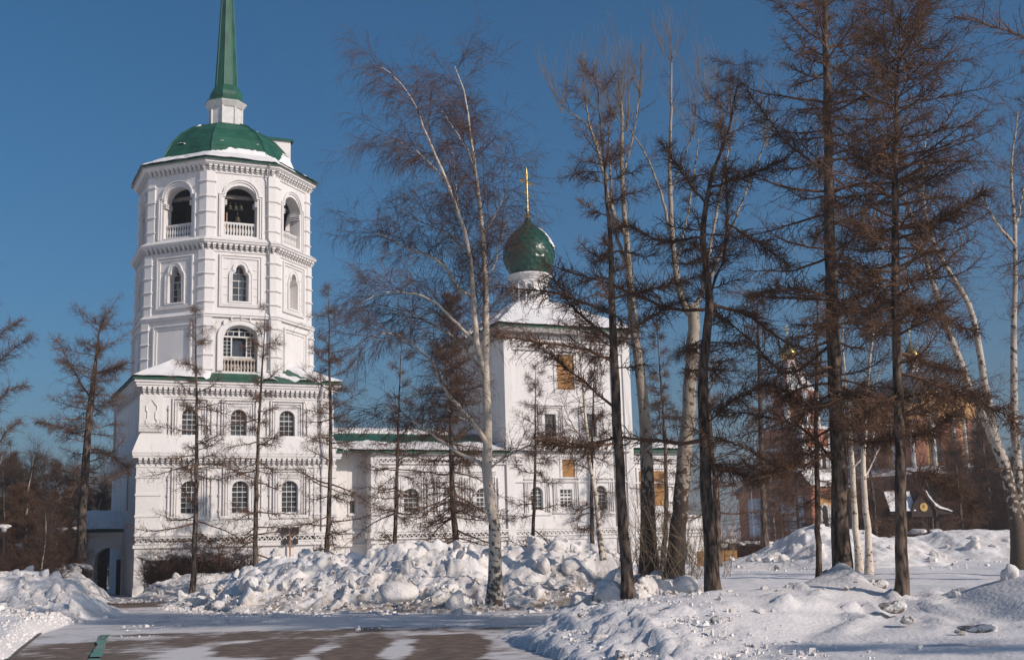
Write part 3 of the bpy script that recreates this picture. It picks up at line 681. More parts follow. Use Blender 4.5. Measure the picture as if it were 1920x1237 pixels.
# dormer on the right side of the dome
dm = MB(); dm.box(OC[0]+2.6, OC[0]+4.2, OC[1]-.75, OC[1]+.75, 26.8, 29.4); part('dormer', dm, M['wash'], church)
dm = MB(); dm.prism_y([(0, 0)], 0, 0) if False else None
n = 8; pts = [(OC[1]-.88*math.cos(PI*i/n), 29.37+.36*math.sin(PI*i/n)) for i in range(n+1)]
dm.add([(OC[0]+2.0, y, z) for y, z in pts]+[(OC[0]+4.4, y, z) for y, z in pts], [(i, i+1, n+2+i, n+1+i) for i in range(n)]+[tuple(range(n, -1, -1)), tuple(range(n+1, 2*n+2))])
part('dormer_roof', dm, M['green'], church)
# rain pipes
dpz = MB(); (ox, oy), th = facet(0, A3); R1 = [(A3+.15)*T225-.50]
dpz.tube([(OC[0]+1.62, OC[1]-A3-.6, 26.05), (OC[0]+1.62, OC[1]-A3-.2, 25.2), (OC[0]+1.66, OC[1]-A3-.15, 21.4), (OC[0]+1.70, OC[1]-A2-.5, 21.0), (OC[0]+1.72, OC[1]-A2-.17, 20.3), (OC[0]+1.74, OC[1]-A2-.17, 16.8), (OC[0]+1.76, OC[1]-A1-.25, 16.3), (OC[0]+1.78, OC[1]-A1-.17, 12.9)], .045, 6)
part('rain_pipe', dpz, M['pipe'], church)
dpz = MB(); dpz.tube([(10.75, -.45, 12.25), (10.75, -.05, 11.2), (10.75, -.02, 9.4), (10.75, -.5, 8.2), (10.75, -.5, 7.9), (10.75, -.14, 7.1), (10.75, -.14, .5)], .06, 6); part('rain_pipe', dpz, M['wash_old'], church)
dpz = MB(); dpz.tube([(-.12, 3.0, 7.3), (-.12, 3.0, 4.9)], .05, 6); part('rain_pipe', dpz, M['pipe'], church)
# dark plaques on the wall by the tower foot and their post
for (x, z, w, h) in ((8.45, 3.50, .44, .42), (9.08, 3.50, .44, .42), (8.50, 2.86, .30, .32), (9.10, 2.86, .30, .32)):
    b = MB(); b.box(x-w/2, x+w/2, -.32, -.26, z-h/2, z+h/2); part('plaque', b, M['iron'], church)
b = MB(); b.box(8.74, 8.82, -.32, -.24, .2, 3.3); part('plaque_post', b, M['timber'], church)

# ---- link between the tower and the refectory
lk = MB(); wall(lk, W-.1, 14.0, -.3, 8.3, 1.2, [dict(z0=4.52, top=rect_pts(13.1, .40, 5.28))], .3); part('link_wall', lk, M['wash'], church)
b = MB(); strip_along(b, [(12.9, 4.45), (12.9, 5.28), (13.3, 5.28), (13.3, 4.45)], .03, .13, 1.13, 1.21); b.box(12.75, 13.45, 1.08, 1.21, 4.36, 4.48)
b.box(W, 13.98, 1.06, 1.2, 3.3, 3.4); b.box(W, 13.98, 1.04, 1.2, 2.5, 2.62); part('window_surround', b, M['wash'], church)
window(13.1, 4.52, rect_pts(13.1, .40, 5.28), 1, 1, .2, front_place(1.2))
b = MB(); b.add([(W-.05, -.15, 8.2), (14.25, -.15, 8.0), (14.25, 1.3, 8.0), (W-.05, 1.3, 8.2), (W-.05, -.15, 8.55), (14.25, -.15, 8.35), (14.25, 1.3, 8.9), (W-.05, 1.3, 9.0)], [(0, 3, 2, 1), (4, 5, 6, 7), (0, 1, 5, 4), (1, 2, 6, 5), (2, 3, 7, 6), (3, 0, 4, 7)])
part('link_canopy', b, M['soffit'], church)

# ---- refectory
RW0, RW1 = 13.95, 23.2
rw = MB(); rt = [arch_pts(x, w, 5.52, .44) for x, w in ((16.52, 1.02), (19.1, .98), (21.35, .92))]
slot_wall(rw, RW0, RW1, -.3, 8.15, 0, [dict(z0=4.5, top=t) for t in rt], [(2.96, 3.16), (7.56, 7.76)])
rw.quad((RW0, 0, -.3), (RW0, 9, -.3), (RW0, 9, 8.15), (RW0, 0, 8.15)); rw.quad((RW0, 9.5, -.3), (RW1, 9.5, -.3), (RW1, 9.5, 8.15), (RW0, 9.5, 8.15))
part('refectory_wall', rw, M['wash'], church)
for t in rt:
    c = (t[0][0]+t[-1][0])/2; window(c, 4.5, t, 3, 5, .2, front_place(0), bar=.04)
    s = MB()
    for k, (h_, zt) in enumerate(((.66, 6.5), (.82, 6.64))): strip_along(s, [(c-h_, 4.4), (c-h_, zt), (c+h_, zt), (c+h_, 4.4)], 0, .07, -.05-.035*k, .01)
    for k in range(3): s.box(c-.95, c+.95, -.06-.03*k, .01, 6.78+.1*k, 6.84+.1*k)
    s.box(c-1.0, c+1.0, -.1, .01, 4.2, 4.32)
    for sx in (-1, 1):
        s.lathe([(.06, 4.3), (.06, 6.6)], 8, (c+sx*1.05, -.06, 0))
        for zz in (4.5, 5.3, 6.1): s.lathe([(.10, zz), (.10, zz+.12)], 8, (c+sx*1.05, -.06, 0))
    part('window_surround', s, M['wash'], church)
zigzag_belt('pierced_belt', RW0+.1, 32.3, 0, 3.06, .2); zigzag_belt('pierced_belt', RW0+.1, RW1-.1, 0, 7.66, .2)
b = MB(); b.box(RW0-.12, 32.4, -.14, 0, 2.62, 2.78); b.box(RW0-.16, 32.4, -.1, 0, -.3, .6); b.box(RW0-.05, RW1, -.2, 0, 7.95, 8.1); b.box(RW0-.10, RW0+.42, -.12, .1, 2.9, 7.9); b.box(RW0-.2, RW0+.1, -.22, .9, 2.95, 3.3)
part('string_course', b, M['wash'], church)
def slope(name, u0, u1, v0, z0, v1, z1, m, th=.08):
    b = MB(); b.add([(u0,v0,z0),(u1,v0,z0),(u1,v1,z1),(u0,v1,z1),(u0,v0,z0-th),(u1,v0,z0-th),(u1,v1,z1-th),(u0,v1,z1-th)], [(0,1,2,3),(7,6,5,4),(0,4,5,1),(1,5,6,2),(2,6,7,3),(3,7,4,0)])
    return part(name, b, m, church)
slope('refectory_roof', W+.05, RW1, -.5, 8.2, 4.8, 10.05, M['green']); slope('refectory_roof', W+.05, RW1, 10.1, 8.2, 4.8, 10.05, M['green'])
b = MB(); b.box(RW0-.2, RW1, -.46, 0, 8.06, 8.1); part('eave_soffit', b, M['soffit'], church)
for i in range(18):
    if i == 0: sm = MB(); 
    sm.box(W+.2+i*.64, W+.23+i*.64, -.5, -.46, 0, 0)if False else None
snow_sheet('roof_snow', (W+.1, -.5, 8.21), (RW1-W-.1, 0, 0), (0, 5.3, 1.85), 220, 50, 11, .5, .16, lambda S, T: .6*sstep(.40, .30, T+.06*np.sin(S*21))+.65*sstep(.80, .90, T)-.5*sstep(.34, .45, T)*sstep(.86, .78, T)-.5*sstep(.12, .02, S)*sstep(.35, .2, T))
# ---- nave cube
NU0, NU1, ND = 23.05, 32.4, 11.0
nv = MB()
rows = [(-.3, 6.45, [dict(z0=4.5, top=arch_pts(25.15, .86, 5.62, .40)), dict(z0=4.62, top=rect_pts(27.27, .92, 5.84)), dict(z0=4.5, top=arch_pts(29.9, .86, 5.66, .42))]),
        (6.45, 8.4, [dict(z0=6.64, top=rect_pts(27.53, .94, 7.8))]),
        (8.4, 11.6, [dict(z0=9.3, top=rect_pts(26.3, .82, 10.8)), dict(z0=9.3, top=rect_pts(29.35, .82, 10.85))]),
        (11.6, 16.2, [dict(z0=12.45, top=rect_pts(27.55, 1.3, 14.8))])]
for z0, z1, ops in rows: wall(nv, NU0, NU1, z0, z1, -.06, ops, .3)
nv.quad((NU0, -.06, -.3), (NU0, ND, -.3), (NU0, ND, 16.2), (NU0, -.06, 16.2)); nv.quad((NU1, -.06, -.3), (NU1, ND, -.3), (NU1, ND, 16.2), (NU1, -.06, 16.2)); nv.quad((NU0, ND, -.3), (NU1, ND, -.3), (NU1, ND, 16.2), (NU0, ND, 16.2))
part('nave_wall', nv, M['wash'], church)
for u_, z_, y_, w_ in [(x, 4.23, -.1, 1.9) for x in (2.95, 5.88, 8.83)]+[(x, 8.46+.12, UP-.1, 1.8) for x in (2.93, 5.77, 8.68)]+[(x, 4.32, -.1, 1.7) for x in (16.52, 19.1, 21.35)]:
    snow_sheet('sill_snow', (u_-w_/2, y_+.0, z_), (w_, 0, 0), (0, .12, .02), 24, 5, int(u_*7), .42, .07)
np_ = front_place(-.06)
window(25.15, 4.5, arch_pts(25.15, .86, 5.62, .40), 3, 6, .2, np_); window(29.9, 4.5, arch_pts(29.9, .86, 5.66, .42), 3, 6, .2, np_)
window(27.27, 4.62, rect_pts(27.27, .92, 5.84), 3, 5, .08, np_, bar=.06, frame=.07)
window(26.3, 9.3, rect_pts(26.3, .82, 10.8), 3, 5, .2, np_, fm='beam', bar=.025); window(29.35, 9.3, rect_pts(29.35, .82, 10.85), 3, 5, .2, np_, fm='beam', bar=.025)
def boards(u0, u1, z0, z1, y, n=2):
    h = (z1-z0)/n
    for i in range(n):
        b = MB(); b.box(u0, u1, y-.012*(i % 2), y+.03, z0+h*i+.012, z0+h*(i+1)-.012); part('board_panel', b, M['ply'], church)
boards(27.06, 28.0, 6.64, 7.8, .0, 1); boards(26.9, 28.2, 12.45, 14.8, .0, 3)
s = MB()
for c, z0, zt, w in ((25.15, 4.4, 6.25, .6), (27.27, 4.5, 6.3, .62), (29.9, 4.4, 6.3, .6), (26.3, 9.2, 11.1, .6), (29.35, 9.2, 11.1, .6)):
    for k in range(3): strip_along(s, [(c-w-.13*k, z0), (c-w-.13*k, zt+.12*k), (c+w+.13*k, zt+.12*k), (c+w+.13*k, z0)], 0, .06, -.11-.03*k, -.05)
    s.box(c-w-.4, c+w+.4, -.16, -.05, z0-.22, z0-.1)
    part('window_surround', s, M['wash'], church); s = MB()
strip_along(s, [(26.95, 6.5), (26.95, 7.95), (28.1, 7.95), (28.1, 6.5)], 0, .08, -.11, -.05); part('window_surround', s, M['wash'], church); s = MB()
strip_along(s, [(26.75, 12.2), (26.75, 15.0), (28.35, 15.0), (28.35, 12.2)], 0, .1, -.12, -.05)
part('window_surround', s, M['wash'], church)
s = MB()
for x in (NU0-.06, NU1-.5, 31.0): s.box(x, x+.56, -.18, .3, -.3, 15.9)
for z in (15.1, 15.35, 15.6, 15.85, 8.35): s.box(NU0-.06-.04*(z-15), NU1+.06+.04*(z-15), -.16-.04*abs(z-15), .1, z, z+.12)
s.box(NU0-.05, NU1, -.16, 0, 6.3, 6.4); part('nave_trim', s, M['wash'], church)
zigzag_belt('pierced_belt', NU0+.5, NU1-.5, -.06, 15.2, .2)
zigzag_belt('pierced_belt', NU0+.02, NU0+1.2, -.08, 7.66, .2)
ex_ = .72
frustum_roof('nave_roof', M['green'], NU0-ex_, NU1+ex_, -.06-ex_, ND+ex_, 16.5, 26.2, 29.3, 4.0, 7.0, 19.1)
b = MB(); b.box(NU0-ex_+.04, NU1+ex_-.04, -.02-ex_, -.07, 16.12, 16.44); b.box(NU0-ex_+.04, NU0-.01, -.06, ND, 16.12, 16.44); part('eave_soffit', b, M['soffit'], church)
b = MB()
for i in range(26):                      # standing seams on the shaded slope
    t = (i+.5)/26; y = -.06-ex_+(ND+2*ex_)*t; yi = 4.0+3.0*t; b.tube([(NU0-ex_, y, 16.52), (26.2, yi, 19.12)], .035, 4)
part('roof_seam', b, M['green'], church)
def quad_snow(seed, a, b, ai, bi, thr, keep=None, n1=110, n2=50, th=.2):
    a, b, ai, bi = map(np.array, (a, b, ai, bi)); S, T = np.meshgrid(np.linspace(0, 1, n1), np.linspace(0, 1, n2)); S3, T3 = S[..., None], T[..., None]
    V = ((a+(b-a)*S3)*(1-T3)+(ai+(bi-ai)*S3)*T3).copy(); L = np.linalg.norm(b-a)
    k = fbm(S*L*.9+seed*5, T*5, 4, seed)+(keep(S, T) if keep else 0)-thr; msk = sstep(0, .1, k)
    V[..., 2] += -.03+msk*th*(.7+.6*fbm(S*L*1.2, T*6, 3, seed+1)); q = grid_quads(n1, n2)
    return link('roof_snow', np_mesh('roof_snow', V.reshape(-1, 3), q[msk.ravel()[q].max(1) > .01], M['snow']), church)
zz = 16.52
quad_snow(21, (NU0-ex_, -.06-ex_, zz), (NU1+ex_, -.06-ex_, zz), (26.2, 4.0, 19.12), (29.3, 4.0, 19.12), .1)
quad_snow(22, (NU1+ex_, -.06-ex_, zz), (NU1+ex_, ND+ex_, zz), (29.3, 4.0, 19.12), (29.3, 7.0, 19.12), .1)
quad_snow(23, (NU0-ex_, ND+ex_, zz), (NU0-ex_, -.06-ex_, zz), (26.2, 7.0, 19.12), (26.2, 4.0, 19.12), .40, lambda S, T: .28*sstep(.75, .95, S)+.12*sstep(.6, .9, T))
# drum and onion dome
DC = (27.77, 5.5)
b = MB(); b.lathe([(1.36, 19.0), (1.32, 19.5), (1.28, 21.0), (1.34, 21.02), (1.4, 21.12), (1.52, 21.22), (1.62, 21.34), (1.62, 21.44), (1.4, 21.5)], 28, (DC[0], DC[1], 0)); part('drum', b, M['wash'], church, smooth=False)
b = MB()
for i in range(14):
    a = 2*PI*i/14; b.tube([(DC[0]+1.3*math.cos(a), DC[1]+1.3*math.sin(a), 19.4), (DC[0]+1.3*math.cos(a), DC[1]+1.3*math.sin(a), 20.7)], .07, 6)
    b.tube([(DC[0]+1.32*math.cos(a+t*2*PI/14), DC[1]+1.32*math.sin(a+t*2*PI/14), 20.7+.22*math.sin(PI*t)) for t in np.linspace(0, 1, 7)], .05, 5)
part('drum_arcade', b, M['wash'], church)
b = MB()
for i in (9, 11, 12): a = 2*PI*(i+.5)/14; b.box(DC[0]+1.28*math.cos(a)-.1, DC[0]+1.28*math.cos(a)+.1, DC[1]+1.28*math.sin(a)-.1, DC[1]+1.28*math.sin(a)+.1, 19.9, 20.6)
part('drum_window', b, M['glass'], church)
ODZ = -0.22
on_prof = [(r_, z_+ODZ) for r_, z_ in [(1.30, 21.75), (1.45, 21.9), (1.62, 22.2), (1.82, 22.75), (1.88, 23.25), (1.80, 23.75), (1.58, 24.25), (1.22, 24.75), (.82, 25.15), (.5, 25.4), (.3, 25.65), (.18, 25.95), (.12, 26.1)]]
b = MB(); b.lathe([(r, z) for r, z in on_prof], 32, (DC[0], DC[1], 0)); onion = part('onion_dome', b, M['green_dk'], church, smooth=True)
pr = np.array(on_prof)
def on_r(z): return float(np.interp(z, pr[:, 1], pr[:, 0]))
nr, nc = 9, 18
zs = np.linspace(21.8, 25.05, nr+1)
for j in range(nr):                      # diamond scales, a ring of shared meshes per row
    z0, z1 = zs[j]-(zs[1]-zs[0])*.5, zs[j]+(zs[1]-zs[0])*.5; zm = zs[j]; wv = PI/nc*.96
    def sp_(an, z, o): r = on_r(z)+o; return (r*math.cos(an), r*math.sin(an), z)
    sc = MB(); sc.add([sp_(0, z0-.02, .055), sp_(wv, zm, .02), sp_(0, z1, .006), sp_(-wv, zm, .02), sp_(0, zm, .045), sp_(0, z0-.02, -.02), sp_(wv, zm, -.03), sp_(-wv, zm, -.03)],
                      [(0, 1, 4), (1, 2, 4), (2, 3, 4), (3, 0, 4), (0, 5, 6, 1), (0, 3, 7, 5)])
    me = sc.mesh('scale', M['green_dk'])
    for i in range(nc): link('scale', me, onion, (DC[0], DC[1], 0), 2*PI*(i+.5*(j % 2))/nc)
S_, T_ = np.meshgrid(np.linspace(-.9, .5, 40), np.linspace(23.4, 25.0, 30))
R_ = np.interp(T_, pr[:, 1], pr[:, 0]); mk_ = sstep(0, .1, fbm(S_*4, T_*2, 3, 31)+.25-np.abs(S_+.15)*.7-.3)
V = np.stack([DC[0]+(R_-.02+.13*mk_)*np.cos(S_), DC[1]+(R_-.02+.13*mk_)*np.sin(S_), T_], -1).reshape(-1, 3); q = grid_quads(40, 30)
link('roof_snow', np_mesh('roof_snow', V, q[mk_.ravel()[q].max(1) > .01], M['snow']), church)
def cross(parent, x, y, z, h, rz=0.0, m='gold'):
    b = MB(); r = h*.021; b.lathe([(r*3.2, -.1*h), (r*2.0, -.02*h), (r*3.2, .02*h), (r*1.1, .06*h), (r, .9*h), (r*.3, h)], 8); w = h*.17
    for zc, ww in ((.70, w), (.84, w*.5)): b.box(-ww, ww, -r*.8, r*.8, h*zc-r, h*zc+r)
    for sx in (-1, 1): b.lathe([(0.001, -r*2.2), (r*2.2, 0), (0.001, r*2.2)], 6, (sx*w, 0, h*.70))
    b.add([(-w*.6, -r*.7, h*.5+r), (w*.6, -r*.7, h*.44+r), (w*.6, r*.7, h*.44+r), (-w*.6, r*.7, h*.5+r), (-w*.6, -r*.7, h*.5-r), (w*.6, -r*.7, h*.44-r), (w*.6, r*.7, h*.44-r), (-w*.6, r*.7, h*.5-r)], [(0,1,2,3),(7,6,5,4),(0,4,5,1),(1,5,6,2),(2,6,7,3),(3,7,4,0)])
    return part('cross', b, M[m], parent, (x, y, z), rz)
cross(church, DC[0], DC[1], 25.85, 3.75, .55)
b = MB(); c_ = (DC[0], DC[1])
for sx in (-1, 1): b.tube([(DC[0]+sx*.42, DC[1], 28.6), (DC[0]+sx*1.2, DC[1], 24.8)], .012, 4)
part('guy_chain', b, M['gold'], church)
# ---- apse and low annexe at the right end
b = MB(); ap = [(NU1, 2.0), (37.7, 2.0), (39.2, 4.5), (39.2, 7.5), (37.7, 9.5), (NU1, 9.5)]
b.prism(ap, -.3, 8.5); part('apse_wall', b, M['wash'], church)
boards(34.1, 36.2, 4.8, 7.2, 1.93, 2)
b = MB(); strip_along(b, [(33.95, 4.65), (33.95, 7.35), (36.35, 7.35), (36.35, 4.65)], 0, .1, 1.9, 2.01); b.box(NU1, 37.75, 1.86, 2.0, 6.3, 6.42); b.box(NU1, 37.8, 1.86, 2.0, 2.62, 2.78)
b.box(35.0, 35.9, 1.7, 2.0, 3.3, 3.9); part('window_surround', b, M['wash'], church)
zigzag_belt('pierced_belt', NU1+.1, 37.6, 2.0, 7.95, .2); zigzag_belt('pierced_belt', NU1+.1, 37.6, 2.0, 3.1, .2)
b = MB(); lo = [(NU1, 1.5), (38.0, 1.5), (39.8, 4.3), (39.8, 7.7), (38.0, 10), (NU1, 10)]; b.prism(lo, 8.5, 8.6); 
hi = [(NU1, 5.0), (34.0, 5.2), (34.2, 5.4), (34.2, 5.8), (34.0, 6), (NU1, 6.2)]
b.prism(lo, 8.6, 10.0, hi); part('apse_roof', b, M['green'], church)
quad_snow(25, (NU1, 1.5, 8.62), (38.0, 1.5, 8.62), (NU1, 5.0, 10.02), (34.0, 5.2, 10.02), .15); quad_snow(26, (38.0, 1.5, 8.62), (39.8, 4.3, 8.62), (34.0, 5.2, 10.02), (34.2, 5.4, 10.02), .15, None, 40, 30)
b = MB(); b.box(37.6, 40.4, 3.4, 8, -.3, 4.0); b.box(37.6, 40.5, 3.25, 8, 4.0, 4.15); b.box(37.6, 40.5, 3.3, 3.4, 2.65, 2.8); part('annexe_wall', b, M['wash'], church)
zigzag_belt('pierced_belt', 37.75, 40.4, 3.4, 3.1, .2)
snow_sheet('roof_snow', (37.6, 3.25, 4.16), (2.8, 0, 0), (0, 4.7, .02), 60, 30, 27, .0, .22)

# ---- gateway against the tower's left flank
gate = thing('gateway', 'small white arched gateway with a snowy roof beside the tower foot', 'gateway', ch2w(-1.35, 5.6, 0), CH_A-0.18)
g = MB(); wall(g, -1.15, 1.5, -.3, 3.75, 0, [dict(z0=-.3, top=arch_pts(.55, 1.5, 2.0, .82, 14))], 1.6)
g.quad((-1.15, 0, -.3), (-1.15, 1.6, -.3), (-1.15, 1.6, 3.75), (-1.15, 0, 3.75)); g.quad((-1.15, 1.6, -.3), (-.2, 1.6, -.3), (-.2, 1.6, 3.75), (-1.15, 1.6, 3.75)); part('gate_wall', g, M['wash'], gate)
g = MB(); strip_along(g, outline(arch_pts(.55, 1.5, 2.0, .82, 14), -.2), .0, .2, -.10, .02); g.box(-1.25, 1.5, -.2, .02, 3.55, 3.72); g.box(-.5, -.2, -.12, .02, 1.95, 2.05); g.box(1.3, 1.7, -.12, .02, 1.95, 2.05); part('arch_moulding', g, M['wash'], gate)
g = MB(); g.box(-1.7, -.95, -.55, .5, -.3, 3.6); g.box(-1.8, -.85, -.65, .6, 3.6, 3.78); g.prism([(-1.75, -.6), (-.9, -.6), (-.9, .55), (-1.75, .55)], 3.78, 4.5, [(-1.45, -.15), (-1.2, -.15), (-1.2, .1), (-1.45, .1)]); part('gate_pier', g, M['stone_old'], gate)
g = MB(); g.add([(-1.0, -.3, 3.72), (1.6, -.3, 3.72), (1.6, 1.8, 4.9), (-1.0, 1.8, 4.9), (-1.0, -.3, 3.8), (1.6, -.3, 3.8), (1.6, 1.8, 4.98), (-1.0, 1.8, 4.98)], [(0,3,2,1),(4,5,6,7),(0,1,5,4),(1,2,6,5),(2,3,7,6),(3,0,4,7)]); part('gate_roof', g, M['green'], gate)
snow_sheet('roof_snow', (-1.0, -.3, 3.81), (2.6, 0, 0), (0, 2.1, 1.18), 40, 24, 51, .05, .18, None, gate)
g = MB(); g.box(-.1, .45, 1.1, 1.16, -.2, 1.9); g.box(1.0, 1.25, .5, 1.1, -.2, 2.1); part('gate_door', g, M['dark'], gate)
g = MB(); g.box(1.40, 1.46, -.05, 0, .9, 1.6); part('slit', g, M['iron'], gate)

# ---- bells hanging in the belfry, and a raw timber stand
BL = MB(); BL.lathe([(.05, 0), (.12, -.02), (.16, -.1), (.18, -.25), (.24, -.4), (.30, -.46), (.30, -.5), (.2, -.48)], 14); BL.box(-.03, .03, -.03, .03, 0, .3); BL.lathe([(.02, -.3), (.05, -.5), (.06, -.56), (.02, -.6)], 6)
bell_me = BL.mesh('bell', M['bronze'], True)
bl = [(0, -.47, 23.65, .62, 'first small bell from the left on the beam of the front belfry arch'), (0, -.12, 23.65, .66, 'middle small bell on the beam of the front belfry arch'), (0, .2, 23.7, .7, 'small bell at the right end of the row in the front belfry arch'), (0, .0, 22.95, 1.0, 'larger bell hanging below the row of small bells in the front belfry arch'), (1, .1, 23.2, 1.05, 'wide dark bell in the right hand belfry arch'), (1, -.35, 23.6, .7, 'smaller bell behind the wide bell in the right hand belfry arch')]
for k, x, z, s, lab in bl:
    (ux, uy, uz), th = facet_place(k, A3)(x, z, 1.0); o = link('bell', bell_me, None, ch2w(ux, uy, uz), 0.0); o.scale = (s, s, s)
    tag(o, lab, 'bell', 'bells of the belfry')
(ux, uy, uz), th = facet_place(0, A3)(-.1, 21.42, 1.1)
st = thing('timber_stand', 'orange timber stand inside the front belfry arch', 'stand', ch2w(ux, uy, uz), CH_A)
for x, h in ((-.55, 1.75), (.05, 1.5), (.5, 1.1)):
    b = MB(); b.box(x-.04, x+.04, -.04, .04, 0, h); part('post', b, M['timber'], st)
for z in (.75, 1.05):
    b = MB(); b.box(-.6, .6, -.07, -.04, z-.04, z+.04); part('rail', b, M['timber'], st)

# ------------------------------------------------------------------ growing things
def unit(v): return v/np.maximum(np.linalg.norm(v, axis=-1, keepdims=True), 1e-9)
def tubes(Pn, Rn, sides):
    """many tubes at once: Pn (n,k,3), Rn (n,k)"""
    n, k, _ = Pn.shape; T = np.empty_like(Pn)
    T[:, 1:-1] = Pn[:, 2:]-Pn[:, :-2]; T[:, 0] = Pn[:, 1]-Pn[:, 0]; T[:, -1] = Pn[:, -1]-Pn[:, -2]; T = unit(T)
    ref = np.where(np.abs(T[..., 2:3]) > .9, np.array([1., .2, 0]), np.array([.13, .21, .97])); A = unit(np.cross(T, ref)); B = np.cross(T, A)
    an = np.arange(sides)*2*PI/sides
    V = Pn[:, :, None]+(A[:, :, None]*np.cos(an)[:, None]+B[:, :, None]*np.sin(an)[:, None])*Rn[:, :, None, None]
    base = (np.arange(n)[:, None, None]*k+np.arange(k-1)[None, :, None])*sides; j = np.arange(sides)[None, None, :]; j2 = (j+1) % sides
    Q = np.stack([base+j, base+j2, base+sides+j2, base+sides+j], -1).reshape(-1, 4)
    return V.reshape(-1, 3), Q
class Veg:
    def __init__(s): s.V = []; s.Q = []; s.n = 0; s.old = []
    def add(s, Pn, Rn, sides=3, old=0.0):
        V, Q = tubes(Pn, Rn, sides); s.V.append(V); s.Q.append(Q+s.n); s.n += len(V); s.old.append(np.full(len(V), old) if np.isscalar(old) else np.repeat(old.ravel(), sides)); return s
    def mesh(s, name, m, origin):
        return np_mesh(name, np.concatenate(s.V)-origin, np.concatenate(s.Q), m, True, {'old': np.concatenate(s.old)})
def resample(pts, k, jit=0.0, rng=None):
    pts = np.array(pts, float); d = np.r_[0, np.cumsum(np.linalg.norm(np.diff(pts, axis=0), axis=1))]; m = len(pts)
    # smooth interpolation through the points
    t = np.linspace(0, d[-1], k); out = np.empty((k, 3)); tg = np.gradient(pts, d, axis=0)
    i = np.clip(np.searchsorted(d, t, side='right')-1, 0, m-2); h = (d[i+1]-d[i]); u = ((t-d[i])/h)[:, None]; h = h[:, None]
    out = (2*u**3-3*u**2+1)*pts[i]+(u**3-2*u**2+u)*h*tg[i]+(-2*u**3+3*u**2)*pts[i+1]+(u**3-u**2)*h*tg[i+1]
    if jit: out[1:-1] += rng.normal(0, jit, (k-2, 3))
    return out
def sprout(Pn, Rn, n, rng, t0=.15, t1=1.0, L=1.0, ang=(.7, 1.2), up=0.0, k=4, jit=.12, r0=.01, r1=.003, flat=0.0, rk=.7, even=False):
    """n shoots on every parent tube; L may be a function of t; up bends them skyward (or down when negative)"""
    m, kp, _ = Pn.shape
    t = (np.arange(n)[None, :]+rng.uniform(0, 1, (m, n)))/n if even else rng.uniform(0, 1, (m, n))
    t = t0+(t1-t0)*t; f = t*(kp-1); i = np.clip(f.astype(int), 0, kp-2); u = (f-i)[..., None]; a = np.arange(m)[:, None]
    p = Pn[a, i]*(1-u)+Pn[a, i+1]*u; tan = unit(Pn[a, i+1]-Pn[a, i]); rr = Rn[a, i]*(1-u[..., 0])+Rn[a, i+1]*u[..., 0]
    rnd = rng.normal(0, 1, (m, n, 3)); rnd[..., 2] *= (1-flat); perp = unit(rnd-tan*np.sum(rnd*tan, -1, keepdims=True))
    an = rng.uniform(*ang, (m, n))[..., None]; d = unit(tan*np.cos(an)+perp*np.sin(an))
    ln = (L(t) if callable(L) else L)*rng.uniform(.55, 1.25, (m, n)); st = (ln/(k-1))[..., None]
    pts = [p]
    for s in range(k-1):
        d = unit(d+np.array([0, 0, up/(k-1)])+rng.normal(0, jit, d.shape)); pts.append(pts[-1]+d*st)
    Po = np.stack(pts, 2).reshape(m*n, k, 3)
    rs = np.minimum(rr*rk, r0).reshape(-1, 1); Ro = rs+(np.minimum(r1, rs)-rs)*np.linspace(0, 1, k)
    return Po, Ro

